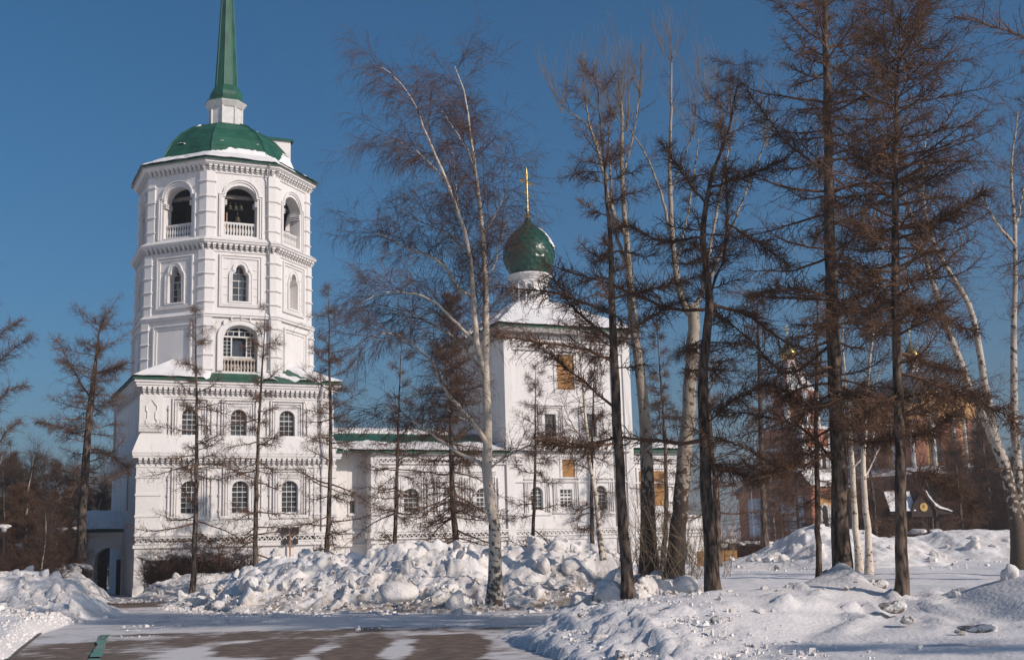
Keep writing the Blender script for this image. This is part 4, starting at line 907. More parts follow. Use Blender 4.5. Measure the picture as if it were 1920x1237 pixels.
def larch_meshes(seed, trunk, rad, nprim, z_lo, prof, droop=-.25, lift=.45, nsec=14, nter=9, tw=.006, limbs=(), trunk_sides=9, az_bias=None, zpow=1.0, terL=.2, secL=.34, old=0.0, bark='larch', twig='larch_twig', kter=3):
    """trunk: points, rad: radii at those points; prof(h) gives branch length at relative height h"""
    rng = np.random.default_rng(seed); tr = np.array(trunk, float); k = 26
    tp = resample(tr, k, .012, rng); d0 = np.linspace(0, 1, len(rad)); tr_r = np.interp(np.linspace(0, 1, k), d0, rad)
    flare = 1+.45*np.exp(-np.arange(k)/1.1); tr_r = tr_r*flare
    T = Veg().add(tp[None], tr_r[None], trunk_sides)
    zt, zb = tr[-1][2], tr[0][2]
    hs = z_lo+(1-z_lo)*(np.sort(rng.uniform(0, 1, nprim))**zpow); hs[-1] = .995
    f = hs*(k-1); i = np.clip(f.astype(int), 0, k-2); u = (f-i)[:, None]; p = tp[i]*(1-u)+tp[i+1]*u; rr = np.interp(hs, np.linspace(0, 1, k), tr_r)
    az = np.arange(nprim)*2.4+rng.uniform(-.6, .6, nprim)
    ln = np.array([prof(h) for h in hs])*rng.uniform(.55, 1.15, nprim)
    if az_bias: ln = ln*(1+az_bias[1]*np.cos(az-az_bias[0]))
    el = droop*(1-hs)+(.75*hs**3)+rng.uniform(-.22, .22, nprim)
    lf = rng.uniform(-.3, 1.6, nprim); d = np.stack([np.cos(az)*np.cos(el), np.sin(az)*np.cos(el), np.sin(el)], 1); kk = 9; pts = [p]
    for s in range(kk-1):
        d = unit(d+np.array([0, 0, 1.0])*(lift/(kk-1)*(s/(kk-1)-.15)*2*lf)[:, None]+rng.normal(0, .12, d.shape)); pts.append(pts[-1]+d*(ln/(kk-1))[:, None])
    PP = np.stack(pts, 1); r0 = np.clip(np.minimum(rr*.5, .012+.011*ln), .008, .09)[:, None]; PR = r0+(.0045-r0)*np.linspace(0, 1, kk)**.8
    for lp, lr in limbs:
        q = resample(lp, kk, .02, rng); PP = np.concatenate([PP, q[None]]); PR = np.concatenate([PR, (lr+(.012-lr)*np.linspace(0, 1, kk))[None]]); ln = np.r_[ln, np.linalg.norm(q[-1]-q[0])]
    C = Veg().add(PP, PR, 5)
    nl = len(limbs)
    if nl: PP = np.concatenate([PP]+[PP[-nl:]]*3); PR = np.concatenate([PR]+[PR[-nl:]]*3); ln = np.r_[ln, np.tile(ln[-nl:], 3)]
    Lm = np.repeat(ln, nsec).reshape(len(ln), nsec)
    S, SR = sprout(PP, PR, nsec, rng, .12, 1.0, lambda t: (secL*Lm*(1.05-.75*t)+.12), (.5, 1.15), -.15, 5, .17, .012, .004, flat=.45, even=True)
    C.add(S, SR, 3)
    Q, QR = sprout(S, SR, nter, rng, .1, 1.0, terL, (.5, 1.2), -.1, kter, .25, tw, tw*.6)
    C.add(Q, QR, 3)
    # short shoots straight from the main boughs
    Q, QR = sprout(PP, PR, nsec*2, rng, .2, 1.0, terL*1.2, (.6, 1.4), .1, kter, .25, tw, tw*.6); C.add(Q, QR, 3)
    org = np.array([tr[0][0], tr[0][1], tr[0][2]])
    return T.mesh('trunk', M[bark], org), C.mesh('crown', M[twig], org)
def plant_tree(name, label, loc, meshes, parts=('trunk', 'crown'), rz=0.0, s=1.0, group=None, cat='tree'):
    t = thing(name, label, cat, loc, rz, group); t.scale = (s, s, s) if np.isscalar(s) else s
    for nm, me in zip(parts, meshes): link(nm, me, t)
    return t
cone = lambda Lb, p=.8, top=.12: (lambda h: Lb*((1-h)**p)*(.75+.25*min(1, h*3))+top*Lb)

# --- the row of slim larches before the church
def slim(seed, bx, by, tx, ty, Yd, r, Lb, z_lo, nprim, zb=None, bend=0.0, **kw):
    b = P(bx, by, Yd); b[2] = zb if zb is not None else max(0, float(ground_z(b[0], b[1])))-.2; t = P(tx, ty, Yd)
    mid = b*.5+t*.5+np.array([bend, 0, 0]); return b, larch_meshes(seed, [b, b*.75+mid*.25+np.array([bend*.35, 0, 0]), mid, t*.6+mid*.4, t], [r, r*.8, r*.6, r*.36, .012], nprim, z_lo, cone(Lb), **kw)
GR = 'slim bare larches in front of the church'
row = [
 (101, 361, 1040, 367, 585, 60, .15, 4.0, .14, 46, 'slim larch nearest the left corner of the bell tower, boughs over the hedge', {}),
 (102, 480, 1040, 498, 580, 59, .14, 3.5, .16, 42, 'slim larch before the middle windows of the bell tower', {}),
 (103, 602, 1030, 616, 545, 60, .15, 3.5, .14, 50, 'slim larch before the right edge of the bell tower', {}),
 (104, 736, 1025, 752, 640, 60, .13, 3.4, .10, 36, 'thin larch between the tower and the white stemmed birch', {}),
 (105, 864, 1020, 848, 560, 61, .19, 4.4, .08, 120, 'dense dark larch just left of the white stemmed birch', dict(nsec=15, nter=10)),
 (106, 990, 1016, 1004, 690, 60, .11, 2.6, .08, 28, 'thin larch just right of the white stemmed birch', {}),
 (107, 1112, 1022, 1116, 640, 60, .12, 2.4, .10, 28, 'thin dark larch before the boarded window of the church', {}),
 (108, 1238, 1030, 1232, 610, 58, .13, 2.0, .2, 38, 'thin larch right behind the left pollarded poplar', {}),
]
for sd, bx, by, tx, ty, Yd, r, Lb, zl, npm, lab, kw in row:
    b, ms = slim(sd, bx, by, tx, ty, Yd, r, Lb, zl, npm, **{**dict(bend=((sd*3) % 5-2)*.14, droop=-.25, lift=.6, nsec=14, nter=8, tw=.0125, terL=.26, secL=.32), **kw}); plant_tree('larch_tree', lab, b, ms, group=GR)

# --- big dark larches on the right
def at(px, py, Yd, z=None):
    b = P(px, py, Yd)
    if z is not None: b[2] = z
    return b
def path(pts, Yd, dy=0.0): n = len(pts); return [P(x, y, Yd+dy*i/max(1, n-1)) for i, (x, y) in enumerate(pts)]
GB = 'tall dark larches on the snowy bank'
def big(seed, pts, Yd, rad, lab, nprim, z_lo, prof, limbs=(), **kw):
    f = .83 if seed < 207 else 1.0; Yd *= f; rad = [r*f for r in rad]; prof_ = prof; prof = lambda h: f*prof_(h); limbs = [(p, dy*f, r*f) for p, dy, r in limbs]
    for k_ in ('tw', 'terL'): kw[k_] = kw.get(k_, .2 if k_ == 'terL' else .006)*f
    tr = path(pts, Yd); lb = [(path(p, Yd, dy), r) for p, dy, r in limbs]
    ms = larch_meshes(seed, tr, rad, nprim, z_lo, prof, limbs=lb, **kw); return plant_tree('larch_tree', lab, tr[0], ms, group=GB)
big(201, [(1579,1112),(1572,850),(1561,600),(1553,300),(1545,0),(1540,-160)], 36.6, [.27,.23,.20,.15,.10,.03], 'stout dark larch standing on top of the snow mound', 104, .20, lambda h: 3.5*(1-.22*h),
    limbs=[([(1575,880),(1500,800),(1400,775),(1330,770)], 2.5, .055), ([(1572,840),(1480,880),(1380,830),(1290,800)], -2.0, .05), ([(1575,800),(1660,760),(1740,740),(1800,760)], -2.0, .05), ([(1565,640),(1480,700),(1410,640),(1330,575)], 2.5, .05), ([(1560,560),(1480,540),(1400,560)], -2.5, .045), ([(1560,500),(1650,560),(1720,590)], 1.5, .045), ([(1553,330),(1470,260),(1400,170)], 1.0, .04), ([(1574,860),(1510,850),(1440,890),(1400,870)], -1.2, .045), ([(1576,780),(1620,800),(1690,790),(1760,820)], 1.6, .045), ([(1570,760),(1510,760),(1450,720)], 1.2, .04), ([(1574,820),(1640,830),(1700,810)], -2.4, .04)],
    nsec=17, nter=8, droop=-.3, lift=.7, tw=.0115, terL=.25, kter=3, zpow=.85)
big(202, [(1690,1128),(1688,900),(1681,600),(1678,350),(1684,120),(1690,10)], 32.5, [.155,.145,.125,.10,.06,.02], 'tall larch with a broad bushy top right of the snow mound', 128, .28, lambda h: 3.0*min(1, .6+.6*h)*(1 if h < .8 else 1-.9*(h-.8)),
    limbs=[([(1685,700),(1760,720),(1850,760),(1910,800)], -1.5, .045), ([(1686,760),(1620,740),(1540,760),(1480,800)], 1.8, .045), ([(1682,560),(1750,590),(1830,620)], 1.5, .04), ([(1682,530),(1600,560),(1530,620)], -1.5, .04), ([(1680,430),(1770,410),(1850,360)], -1.0, .04), ([(1690,880),(1760,900),(1830,950)], 1.0, .03), ([(1686,780),(1740,770),(1800,740),(1850,745)], 1.6, .045), ([(1686,740),(1640,760),(1590,800)], -1.6, .04), ([(1685,820),(1740,810),(1790,770)], -2.2, .04), ([(1684,660),(1740,680),(1800,700)], 1.8, .04)],
    nsec=17, nter=8, droop=-.1, lift=.9, tw=.011, terL=.25, zpow=.72)
big(203, [(1338,1125),(1324,900),(1318,720),(1330,560),(1318,440),(1328,360),(1372,220),(1388,120)], 37.5, [.21,.19,.17,.145,.12,.08,.04,.012], 'crooked dark larch with a long level bough left of the snow mound', 44, .40, lambda h: 2.5*(1-.4*h),
    limbs=[([(1318,825),(1240,828),(1160,820),(1090,835),(1010,815)], -1.5, .07), ([(1325,580),(1250,580),(1215,560),(1120,525),(1040,500)], 1.5, .06), ([(1330,570),(1400,590),(1470,640),(1530,660)], 1.5, .06), ([(1332,550),(1360,470),(1365,400),(1362,300)], .5, .06), ([(1320,445),(1240,450),(1170,420)], -1.5, .05), ([(1330,350),(1400,330),(1470,300)], -1.0, .05), ([(1322,380),(1290,340),(1240,270)], .8, .04), ([(1362,420),(1430,460),(1480,500)], 1, .04), ([(1320,870),(1370,880),(1420,900)], -1, .03), ([(1318,800),(1390,740),(1440,720)], -1.6, .04)],
    nsec=16, nter=8, droop=-.05, lift=.4, tw=.0115, terL=.24)
big(204, [(1178,1122),(1163,900),(1153,700),(1148,560),(1140,400),(1128,250),(1120,150)], 36.5, [.165,.15,.14,.12,.07,.035,.012], 'straight grey barked larch left of the two pollarded poplars', 34, .40, lambda h: 2.5*(1-.5*h),
    limbs=[([(1155,640),(1100,600),(1060,560),(1030,500)], 1.5, .06), ([(1153,680),(1080,650),(1000,640),(930,628)], -1.5, .05), ([(1160,770),(1100,720),(1060,690),(1000,640)], 1.0, .05), ([(1150,590),(1080,560),(1000,545),(930,540)], 1.5, .05), ([(1150,560),(1230,540),(1300,520)], -1, .045), ([(1154,650),(1210,600),(1290,560)], 1, .04), ([(1162,830),(1080,838),(1020,830)], -1, .035)],
    nsec=16, nter=8, droop=-.05, lift=.4, tw=.0115, terL=.24)
big(205, [(1536,1108),(1532,900),(1531,740),(1533,560)], 40.5, [.10,.09,.07,.02], 'thin larch close left of the stout larch on the mound', 26, .3, lambda h: 2.0*(1-.6*h), nsec=10, nter=8, tw=.006)
big(206, [(1346,1060),(1341,900),(1330,800),(1326,680)], 45, [.13,.12,.09,.02], 'slender larch stem close behind the crooked larch', 30, .25, lambda h: 2.3*(1-.6*h), nsec=11, nter=8, tw=.0065)
big(207, [(1434,1025),(1428,850),(1424,700),(1420,560)], 75, [.20,.18,.13,.02], 'lone larch before the porch of the distant cathedral', 60, .18, lambda h: 3.4*(1-.75*h), nsec=12, nter=7, tw=.010, terL=.3)
big(208, [(150,1045),(158,900),(170,760),(188,610)], 66, [.24,.22,.17,.03], 'leaning larch with a wide flat head left of the bell tower', 60, .30, lambda h: 2.9*(1-.3*h) if h > .55 else 2.7, nsec=15, nter=9, tw=.0085, terL=.28, lift=.55, droop=-.1,
    limbs=[([(172,750),(140,700),(115,650),(105,635)], 1.5, .06), ([(178,700),(210,690),(240,680)], -1.5, .05), ([(165,820),(110,800),(70,790)], -1.0, .05), ([(160,850),(200,850),(240,880)], -1.5, .05)])

# --- the white stemmed birch
def limbed(seed, name, label, base, stems, Yd, bark, twig, n1, L1, n2, L2, n3, L3, up=(.2, -.2, -.7), tw=.005, r_l1=.014, old_base=1.0, group=None, t0=.12, ang1=(.5, 1.0)):
    """stems: [(px points, depth shift at the tip, radius at foot, radius at tip)]; the first is the trunk"""
    rng = np.random.default_rng(seed); t = thing(name, label, 'tree', base, 0, group); PP, PR, LN = [], [], []
    for i, (pts, dy, ra, rb) in enumerate(stems):
        k = 22; d0 = 0.0
        w = resample(path(pts, Yd+0.0, dy) if not isinstance(pts[0], np.ndarray) else pts, k, .012, rng); r = ra+(rb-ra)*np.linspace(0, 1, k)**.9
        if i == 0: r = r*(1+.35*np.exp(-np.arange(k)/1.0))
        old = np.clip(1-(w[:, 2]-base[2])/4.5, 0, 1)*old_base*.6 if i == 0 else np.clip((.03-r)/.03, 0, .8)
        link('trunk' if i == 0 else 'limb', Veg().add(w[None], r[None], 10 if ra > .1 else 7, old).mesh('trunk' if i == 0 else 'limb', M[bark], base), t)
        PP.append(w); PR.append(r); LN.append(np.linalg.norm(np.diff(w, axis=0), axis=1).sum())
    C = Veg()
    for w, r, ln, (pts, dy, ra, rb) in zip(PP, PR, LN, stems):
        lo = t0 if ra < .12 else .45
        n = max(4, int(n1*ln*(1-lo)))
        S, SR = sprout(w[None], r[None], n, rng, lo, 1.0, L1, ang1, up[0], 7, .13, r_l1, .004, even=True); C.add(S, SR, 4)
        S2, R2 = sprout(S, SR, n2, rng, .15, 1.0, L2, (.4, .9), up[1], 5, .16, .007, tw*.75, even=True); C.add(S2, R2, 3)
        if n3: S3, R3 = sprout(S2, R2, n3, rng, .15, 1.0, L3, (.3, .9), up[2], 4, .16, tw, tw*.6); C.add(S3, R3, 3)
    link('crown', C.mesh('crown', M[twig], base), t); return t
bb_ = P(925, 1135, 38)
limbed(301, 'birch_tree', 'big white stemmed birch with forked stems and fine drooping twigs before the church', bb_,
 [([(926,1135),(929,1040),(927,985),(917,920),(915,850),(913,760),(910,690),(912,610),(911,531),(905,440),(898,370),(890,311),(880,240),(872,180),(853,125)], 0.0, .21, .012),
  ([(909,700),(898,665),(890,600),(886,531),(879,470),(868,421),(852,380),(838,345),(820,300),(805,265),(780,200),(745,150),(705,120)], -1.6, .105, .008),
  ([(886,560),(860,541),(830,496),(800,478),(765,466),(715,440),(670,425)], 1.5, .065, .006),
  ([(893,640),(855,606),(815,566),(775,551),(720,548),(670,570)], -1.8, .06, .006),
  ([(905,696),(880,665),(850,631),(805,606),(755,581),(700,600)], 1.6, .06, .006),
  ([(916,840),(904,813),(885,790),(861,763),(838,736),(825,710),(812,680),(795,664),(770,640),(720,625),(670,650)], -1.6, .085, .006),
  ([(916,888),(895,865),(862,850),(830,830),(802,809),(775,790),(750,778),(715,762),(680,770)], 1.2, .065, .006),
  ([(884,790),(865,785),(850,775),(835,765),(800,760)], .8, .03, .005),
  ([(890,320),(880,290),(850,240),(820,200),(800,180)], 1.2, .035, .005),
  ([(862,410),(855,350),(850,300),(838,250)], 1.0, .03, .005),
  ([(838,345),(800,300),(760,270),(710,260)], -1.5, .03, .005),
  ([(878,470),(840,440),(800,420),(750,400)], 1.4, .03, .005),
  ([(905,440),(930,400),(950,350),(960,310)], -1.2, .03, .005),
  ([(911,540),(930,490),(945,430),(960,400)], 1.2, .035, .005),
  ([(921,876),(945,858),(970,845),(1000,832),(1040,815)], -.8, .035, .005)],
 38, 'birch', 'birch_twig', 4.4, 1.6, 10, .8, 8, .45, up=(.15, -.5, -.9), tw=.006)

# --- pollarded poplars with upright whips
def whips(t, base, tops, Yd, n, L, rng_seed, m='poplar_twig'):
    rng = np.random.default_rng(rng_seed); C = Veg()
    for px, py in tops:
        p = P(px, py, Yd); q = np.stack([p-np.array([.0, 0, .35]), p+np.array([.0, 0, .1])])[None]; q = np.repeat(q, 1, 0)
        S, R = sprout(resample(q[0], 4)[None], np.full((1, 4), .03), n, rng, .1, 1, L, (.15, .75), 1.1, 7, .05, .011, .004); C.add(S, R, 4)
        S2, R2 = sprout(S, R, 3, rng, .1, .8, L*.4, (.3, .6), .7, 5, .08, .007, .004); C.add(S2, R2, 3)
    link('whips', C.mesh('whips', M[m], base), t)
GP = 'pollarded poplars'
b1 = P(1216, 1075, 43.5)
t = limbed(311, 'poplar_tree', 'left pollarded poplar with a thick grey trunk and bunches of upright whips', b1,
 [([(1217,1075),(1214,960),(1210,800),(1198,680),(1186,600),(1178,480),(1170,400),(1166,300),(1165,190)], 0, .29, .045),
  ([(1172,440),(1150,400),(1125,300),(1105,230),(1098,190)], -1.2, .09, .03), ([(1140,340),(1100,235),(1052,198)], .5, .06, .03), ([(1168,330),(1190,240),(1200,170)], 1, .05, .02), ([(1175,500),(1150,420),(1145,330),(1140,240)], 1.5, .09, .03)],
 43.5, 'poplar', 'birch_twig', 2.6, .8, 5, .4, 3, .22, up=(.5, .1, -.1), tw=.005, old_base=3.2, group=GP, t0=.5)
whips(t, b1, [(1165,190),(1098,190),(1052,198),(1200,170),(1140,240),(1150,215)], 43.5, 12, 2.6, 41)
b2 = P(1264, 1085, 42.5)
t = limbed(312, 'poplar_tree', 'right pollarded poplar with a knotted fork and pale upper stems', b2,
 [([(1263,1085),(1270,1010),(1280,900),(1290,780),(1296,680),(1300,600),(1297,570)], 0, .30, .20),
  ([(1292,590),(1275,550),(1264,480),(1258,400),(1256,300),(1258,200),(1259,118)], -.8, .13, .03), ([(1300,590),(1318,540),(1335,440),(1352,360),(1368,270)], 1, .10, .025), ([(1315,555),(1340,500),(1370,430),(1410,330),(1435,265)], -1, .09, .02), ([(1262,460),(1235,350),(1205,280),(1175,235)], 1.2, .07, .02), ([(1258,360),(1280,300),(1300,250)], -.8, .04, .02), ([(1268,500),(1290,400),(1310,260)], .8, .05, .02)],
 42.5, 'poplar', 'birch_twig', 1.6, .7, 4, .4, 3, .22, up=(.6, .1, -.1), tw=.005, old_base=2.8, group=GP, t0=.45)
whips(t, b2, [(1259,118),(1368,270),(1435,265),(1175,235),(1300,250),(1325,190)], 42.5, 12, 2.6, 42)
rng = np.random.default_rng(77)
for bx, by, Yd, lab in ((1235, 1078, 43, 'thicket of thin suckers round the foot of the left poplar'), (1300, 1075, 42, 'thin suckers leaning out beside the right poplar')):
    o = P(bx, by, Yd); k = 46; st = o+np.stack([rng.uniform(-1.3, 1.3, k), rng.uniform(-.8, .8, k), np.zeros(k)-.2], 1)
    S, R = sprout(np.stack([st, st+np.array([0, 0, .5])], 1), np.full((k, 2), .03), 1, rng, 0, .2, 3.2, (.15, .9), .25, 8, .07, .011, .004); C = Veg().add(S, R, 4)
    S2, R2 = sprout(S, R, 6, rng, .2, 1, .9, (.3, .8), .2, 5, .1, .006, .004); C.add(S2, R2, 3)
    tag(link('sucker_shoots', C.mesh('sucker_shoots', M['poplar_twig'], o), None, o), lab, 'shrub')

# --- other birches
GBI = 'white barked birches on the right'
b = P(1131, 1050, 42); limbed(321, 'birch_tree', 'thin mottled birch close left of the straight larch', b, [([(1131,1050),(1124,1000),(1117,930),(1106,870),(1100,800),(1092,720),(1085,640),(1078,560)], 0, .10, .012), ([(1103,840),(1070,790),(1050,740)], 1, .03, .005), ([(1095,740),(1120,690),(1140,640)], -1, .03, .005)], 42, 'birch', 'birch_twig', 3.0, .9, 6, .5, 5, .3, up=(.3, -.3, -.6), old_base=.9)
for sd, pts, Yd, lab in ((322, [(1612,1072),(1604,980),(1598,880),(1590,760),(1580,640),(1585,520)], 50, 'left one of two slim white birches behind the mound'), (323, [(1630,1076),(1626,980),(1619,900),(1622,800),(1628,700),(1640,600),(1650,480)], 49, 'right one of two slim white birches behind the mound')):
    b = P(*pts[0], Yd); limbed(sd, 'birch_tree', lab, b, [(pts, 0, .15, .012), ([pts[2], (pts[2][0]+25, 850), (pts[2][0]+45, 800), (pts[2][0]+50, 740)], 1, .04, .006), ([pts[3], (pts[3][0]+35, 690), (pts[3][0]+70, 660)], -1, .035, .006)], Yd, 'birch', 'birch_twig', 2.6, 1.1, 6, .6, 5, .35, up=(.3, -.3, -.6), old_base=.4, group=GBI)
b = P(1912, 1068, 44); limbed(331, 'birch_tree', 'thick birch at the right edge leaning far to the left', b,
 [([(1913,1068),(1905,980),(1888,890),(1868,830),(1845,780),(1815,720),(1785,640),(1750,530),(1722,440),(1690,360),(1660,300)], 0, .27, .03), ([(1868,835),(1850,740),(1835,650),(1812,560),(1780,510),(1745,440),(1730,330),(1738,240)], -1.2, .17, .02), ([(1800,690),(1830,720),(1860,740)], 1, .05, .01)],
 44, 'birch_old', 'birch_twig', 3.2, 1.1, 8, .65, 6, .38, up=(.3, -.3, -.6), old_base=2.0, group=GBI)
b = P(1925, 1060, 47); limbed(332, 'birch_tree', 'straight birch rising at the right edge of the view', b,
 [([(1925,1060),(1915,960),(1906,850),(1900,700),(1902,560),(1903,430),(1896,330),(1908,210)], 0, .22, .03), ([(1903,460),(1870,420),(1840,370),(1822,340)], -1, .08, .012), ([(1902,440),(1918,360),(1920,280)], 1, .07, .012)],
 47, 'birch_old', 'birch_twig', 3.4, 1.1, 8, .65, 6, .38, up=(.4, -.2, -.5), old_base=1.6, group=GBI)

# --- trees further back: three meshes of each kind, each tree its own object
def proto_larch(seed, H, r, Lb, z_lo, nprim, **kw):
    return larch_meshes(seed, [(0,0,-.3), (.1,0,H*.3), (0,.05,H*.65), (0.05,0,H)], [r, r*.8, r*.5, .015], nprim, z_lo, cone(Lb), **kw)
PL = [proto_larch(401+i, 11, .14, 3.0, .14, 64, nsec=14, nter=9, tw=.020, terL=.36, lift=.5, droop=-.2) for i in range(3)]
def proto_decid(seed, H):
    rng = np.random.default_rng(seed); tr = resample([(0,0,-.3), (rng.normal(0,.2),0,H*.35), (rng.normal(0,.4),0,H*.7), (rng.normal(0,.6),0,H)], 20, .02, rng); r = .13+(.012-.13)*np.linspace(0, 1, 20)
    T = Veg().add(tr[None], r[None], 7, np.clip(.8-tr[:, 2]/H, 0, 1)); C = Veg()
    S, SR = sprout(tr[None], r[None], 40, rng, .2, 1, lambda t: H*.30*(1.1-t*.8), (.4, .9), .25, 8, .12, .03, .005, even=True); C.add(S, SR, 4)
    S2, R2 = sprout(S, SR, 11, rng, .15, 1, 1.1, (.4, .9), -.1, 5, .16, .018, .012); C.add(S2, R2, 3)
    S3, R3 = sprout(S2, R2, 6, rng, .1, 1, .6, (.3, .9), -.5, 4, .2, .014, .010); C.add(S3, R3, 3)
    o = np.zeros(3); return T.mesh('trunk', M['birch'], o), C.mesh('crown', M['far_twig'], o)
PD = [proto_decid(411+i, 10) for i in range(3)]
rng = np.random.default_rng(9)
# left wood behind the gateway
big(210, [(-75,1060),(-72,850),(-70,640),(-70,470)], 60, [.22,.19,.14,.03], 'larch beyond the left edge whose boughs reach into the sky', 34, .35, lambda h: 2.0, limbs=[([(-71,700),(-20,690),(30,650),(62,632)], -1.0, .05), ([(-71,780),(-20,770),(20,730),(50,722)], .8, .045), ([(-72,620),(-30,640),(10,620),(40,600)], .5, .04), ([(-72,860),(-20,850),(20,800),(40,790)], .5, .04)], nsec=16, nter=10, tw=.0085, terL=.26)
left = [(14,90,'L',.8),(12,92,'L',.85),(30,98,'D',.75),(48,84,'D',.82),(62,104,'L',.62),(78,92,'D',.72),(95,80,'L',.52),(108,100,'D',.85),(124,88,'L',.66),(138,78,'D',.6),(150,104,'D',.92),(170,96,'L',.7),(182,86,'D',.70),(196,110,'D',.95),(205,100,'L',.72),(20,80,'L',.55),(52,74,'L',.42),(116,74,'L',.45),(-30,78,'D',.75),(140,72,'L',.4),(80,72,'D',.45),(3,86,'D',.8),(38,80,'L',.6),(70,78,'L',.5),(100,90,'L',.75),(160,82,'L',.6),(188,92,'L',.66),(130,96,'D',.95),(55,96,'L',.8),(88,100,'D',1.0),(20,100,'D',.9)]
names = ['far left', 'left']
for i, (px, Yd, kd, s) in enumerate(left):
    if px < 112: Yn = 58+(Yd-70)*.42; s *= Yn/Yd*1.12; Yd = Yn
    b = P(px, 1050, Yd); b[2] = float(ground_z(b[0], b[1]))*.5
    nm = 'larch_tree' if kd == 'L' else 'birch_tree'
    lab = ('brown larch in the wood left of the gateway' if kd == 'L' else 'bare birch in the wood left of the gateway')
    pass
    plant_tree(nm, lab, b, (PL if kd == 'L' else PD)[i % 3], rz=rng.uniform(0, 6.28), s=s*rng.uniform(.95, 1.05), group=('larches' if kd == 'L' else 'birches')+' in the left wood')
# wood behind the open snow on the right
for i in range(52):
    px = 1590+ (i*53.7 % 430); Yd = 88+(i*17.3 % 44); kd = 'L' if i % 3 else 'D'; s = (.66+.4*((i*.37) % 1))*(1.08 if px > 1780 else .72)
    b = P(px, 1000, Yd); b[2] = .1
    plant_tree('larch_tree' if kd == 'L' else 'birch_tree', 'brown larch in the wood before the cathedral' if kd == 'L' else 'bare birch in the wood before the cathedral', b, (PL if kd == 'L' else PD)[i % 3], rz=i*1.3, s=s, group='larches in the right wood' if kd == 'L' else 'birches in the right wood')
for i, (px, Yd, s, kd) in enumerate(((1455,112,.95,'D'),(1500,100,.9,'L'),(1590,96,1.0,'L'),(1640,80,.95,'L'),(1468,92,.72,'L'))):
    b = P(px, 1005, Yd); b[2] = .1
    plant_tree('larch_tree' if kd == 'L' else 'birch_tree', ('leafless tree left of the tented tower', 'larch straight before the tented tower', 'larch between the stout larch and the tented tower', 'large larch behind the tall larch with the bushy top', 'low larch before the porch corner')[i], b, (PL if kd == 'L' else PD)[i % 3], rz=i*2.1, s=s*1.1, group='trees screening the tented tower')
# boughs of a near larch at the top right, and the row of trees beyond the right edge that shades the bank
big(209, [(2090,1200),(2080,800),(2070,400),(2060,0),(2055,-150)], 27, [.2,.18,.15,.1,.03], 'near larch whose boughs hang into the top right corner', 84, .22, lambda h: 3.3*(1-.35*h), limbs=[([(2062,60),(1960,75),(1860,50),(1785,30)], -.5, .03), ([(2065,180),(1990,150),(1930,130)], .5, .03)], nsec=14, nter=8, tw=.005, terL=.16)
for i, (x, y, s) in enumerate(((25, 8, 1.1), (16.5, 3.5, 1.05), (36, -6, 1.4))):
    plant_tree('larch_tree', ['tallest larch beyond the right edge', 'larch nearest the road beyond the right edge', 'farther larch beyond the right edge'][i], (x, y, float(ground_z(x, y))-.1), PL[i % 3], rz=i*1.9, s=s, group='larches beyond the right edge')

# ------------------------------------------------------------------ ploughed snow heaps, their blocks and crumbs
import bmesh
def block_mesh(seed, name='snow_block', m='heap'):
    rng = np.random.default_rng(seed); bm = bmesh.new(); bmesh.ops.create_icosphere(bm, subdivisions=3, radius=1.0)
    nrm = unit(rng.normal(0, 1, (8, 3))); dd = rng.uniform(.45, .95, 8); nz = rng.normal(0, 1, (12, 3))*3.0; ph = rng.uniform(0, 6, 12)
    for v in bm.verts:
        d = np.array(v.co); d /= np.linalg.norm(d); q = nrm@d; t = np.min(np.where(q > .05, dd/np.maximum(q, .05), 1.25)); t = min(t, 1.2)
        v.co = Vector(d*t*(1+.035*float(np.sum(np.sin(nz@d+ph)))+rng.normal(0, .018)))
    for v in bm.verts: v.co.x *= rng.uniform(1, 1.01); v.co.z *= .85
    me = bpy.data.meshes.new(name); bm.to_mesh(me); bm.free(); me.materials.append(M[m]); 
    me.polygons.foreach_set('use_smooth', [seed % 2 == 0]*len(me.polygons)); return me
BLK = [block_mesh(500+i) for i in range(10)]
M['block_dirty'] = mat('dirty frozen clod', (0.74, 0.70, 0.67), 0.85, scale=1.7, bump=1.0, bscale=5, col2=(0.16, 0.12, 0.095), lo=.38, hi=.52)
def clod_mesh(seed):
    rng = np.random.default_rng(seed); bm = bmesh.new(); bmesh.ops.create_icosphere(bm, subdivisions=3, radius=1.0)
    nz = rng.normal(0, 1, (14, 3))*2.2; ph = rng.uniform(0, 6, 14); pts = unit(rng.normal(0, 1, (7, 3)))
    for v in bm.verts:
        d = unit(np.array(v.co)); t = .72+.30*max(0, float(np.max(pts@d))-.55)+.055*float(np.sum(np.sin(nz@d+ph)))+rng.normal(0, .022); v.co = Vector(d*t*np.array([1, .85, .75 if d[2] > 0 else .5]))
    me = bpy.data.meshes.new('snow_block'); bm.to_mesh(me); bm.free(); me.materials.append(M['block_dirty']); return me
BLKD = [clod_mesh(520+i) for i in range(4)]
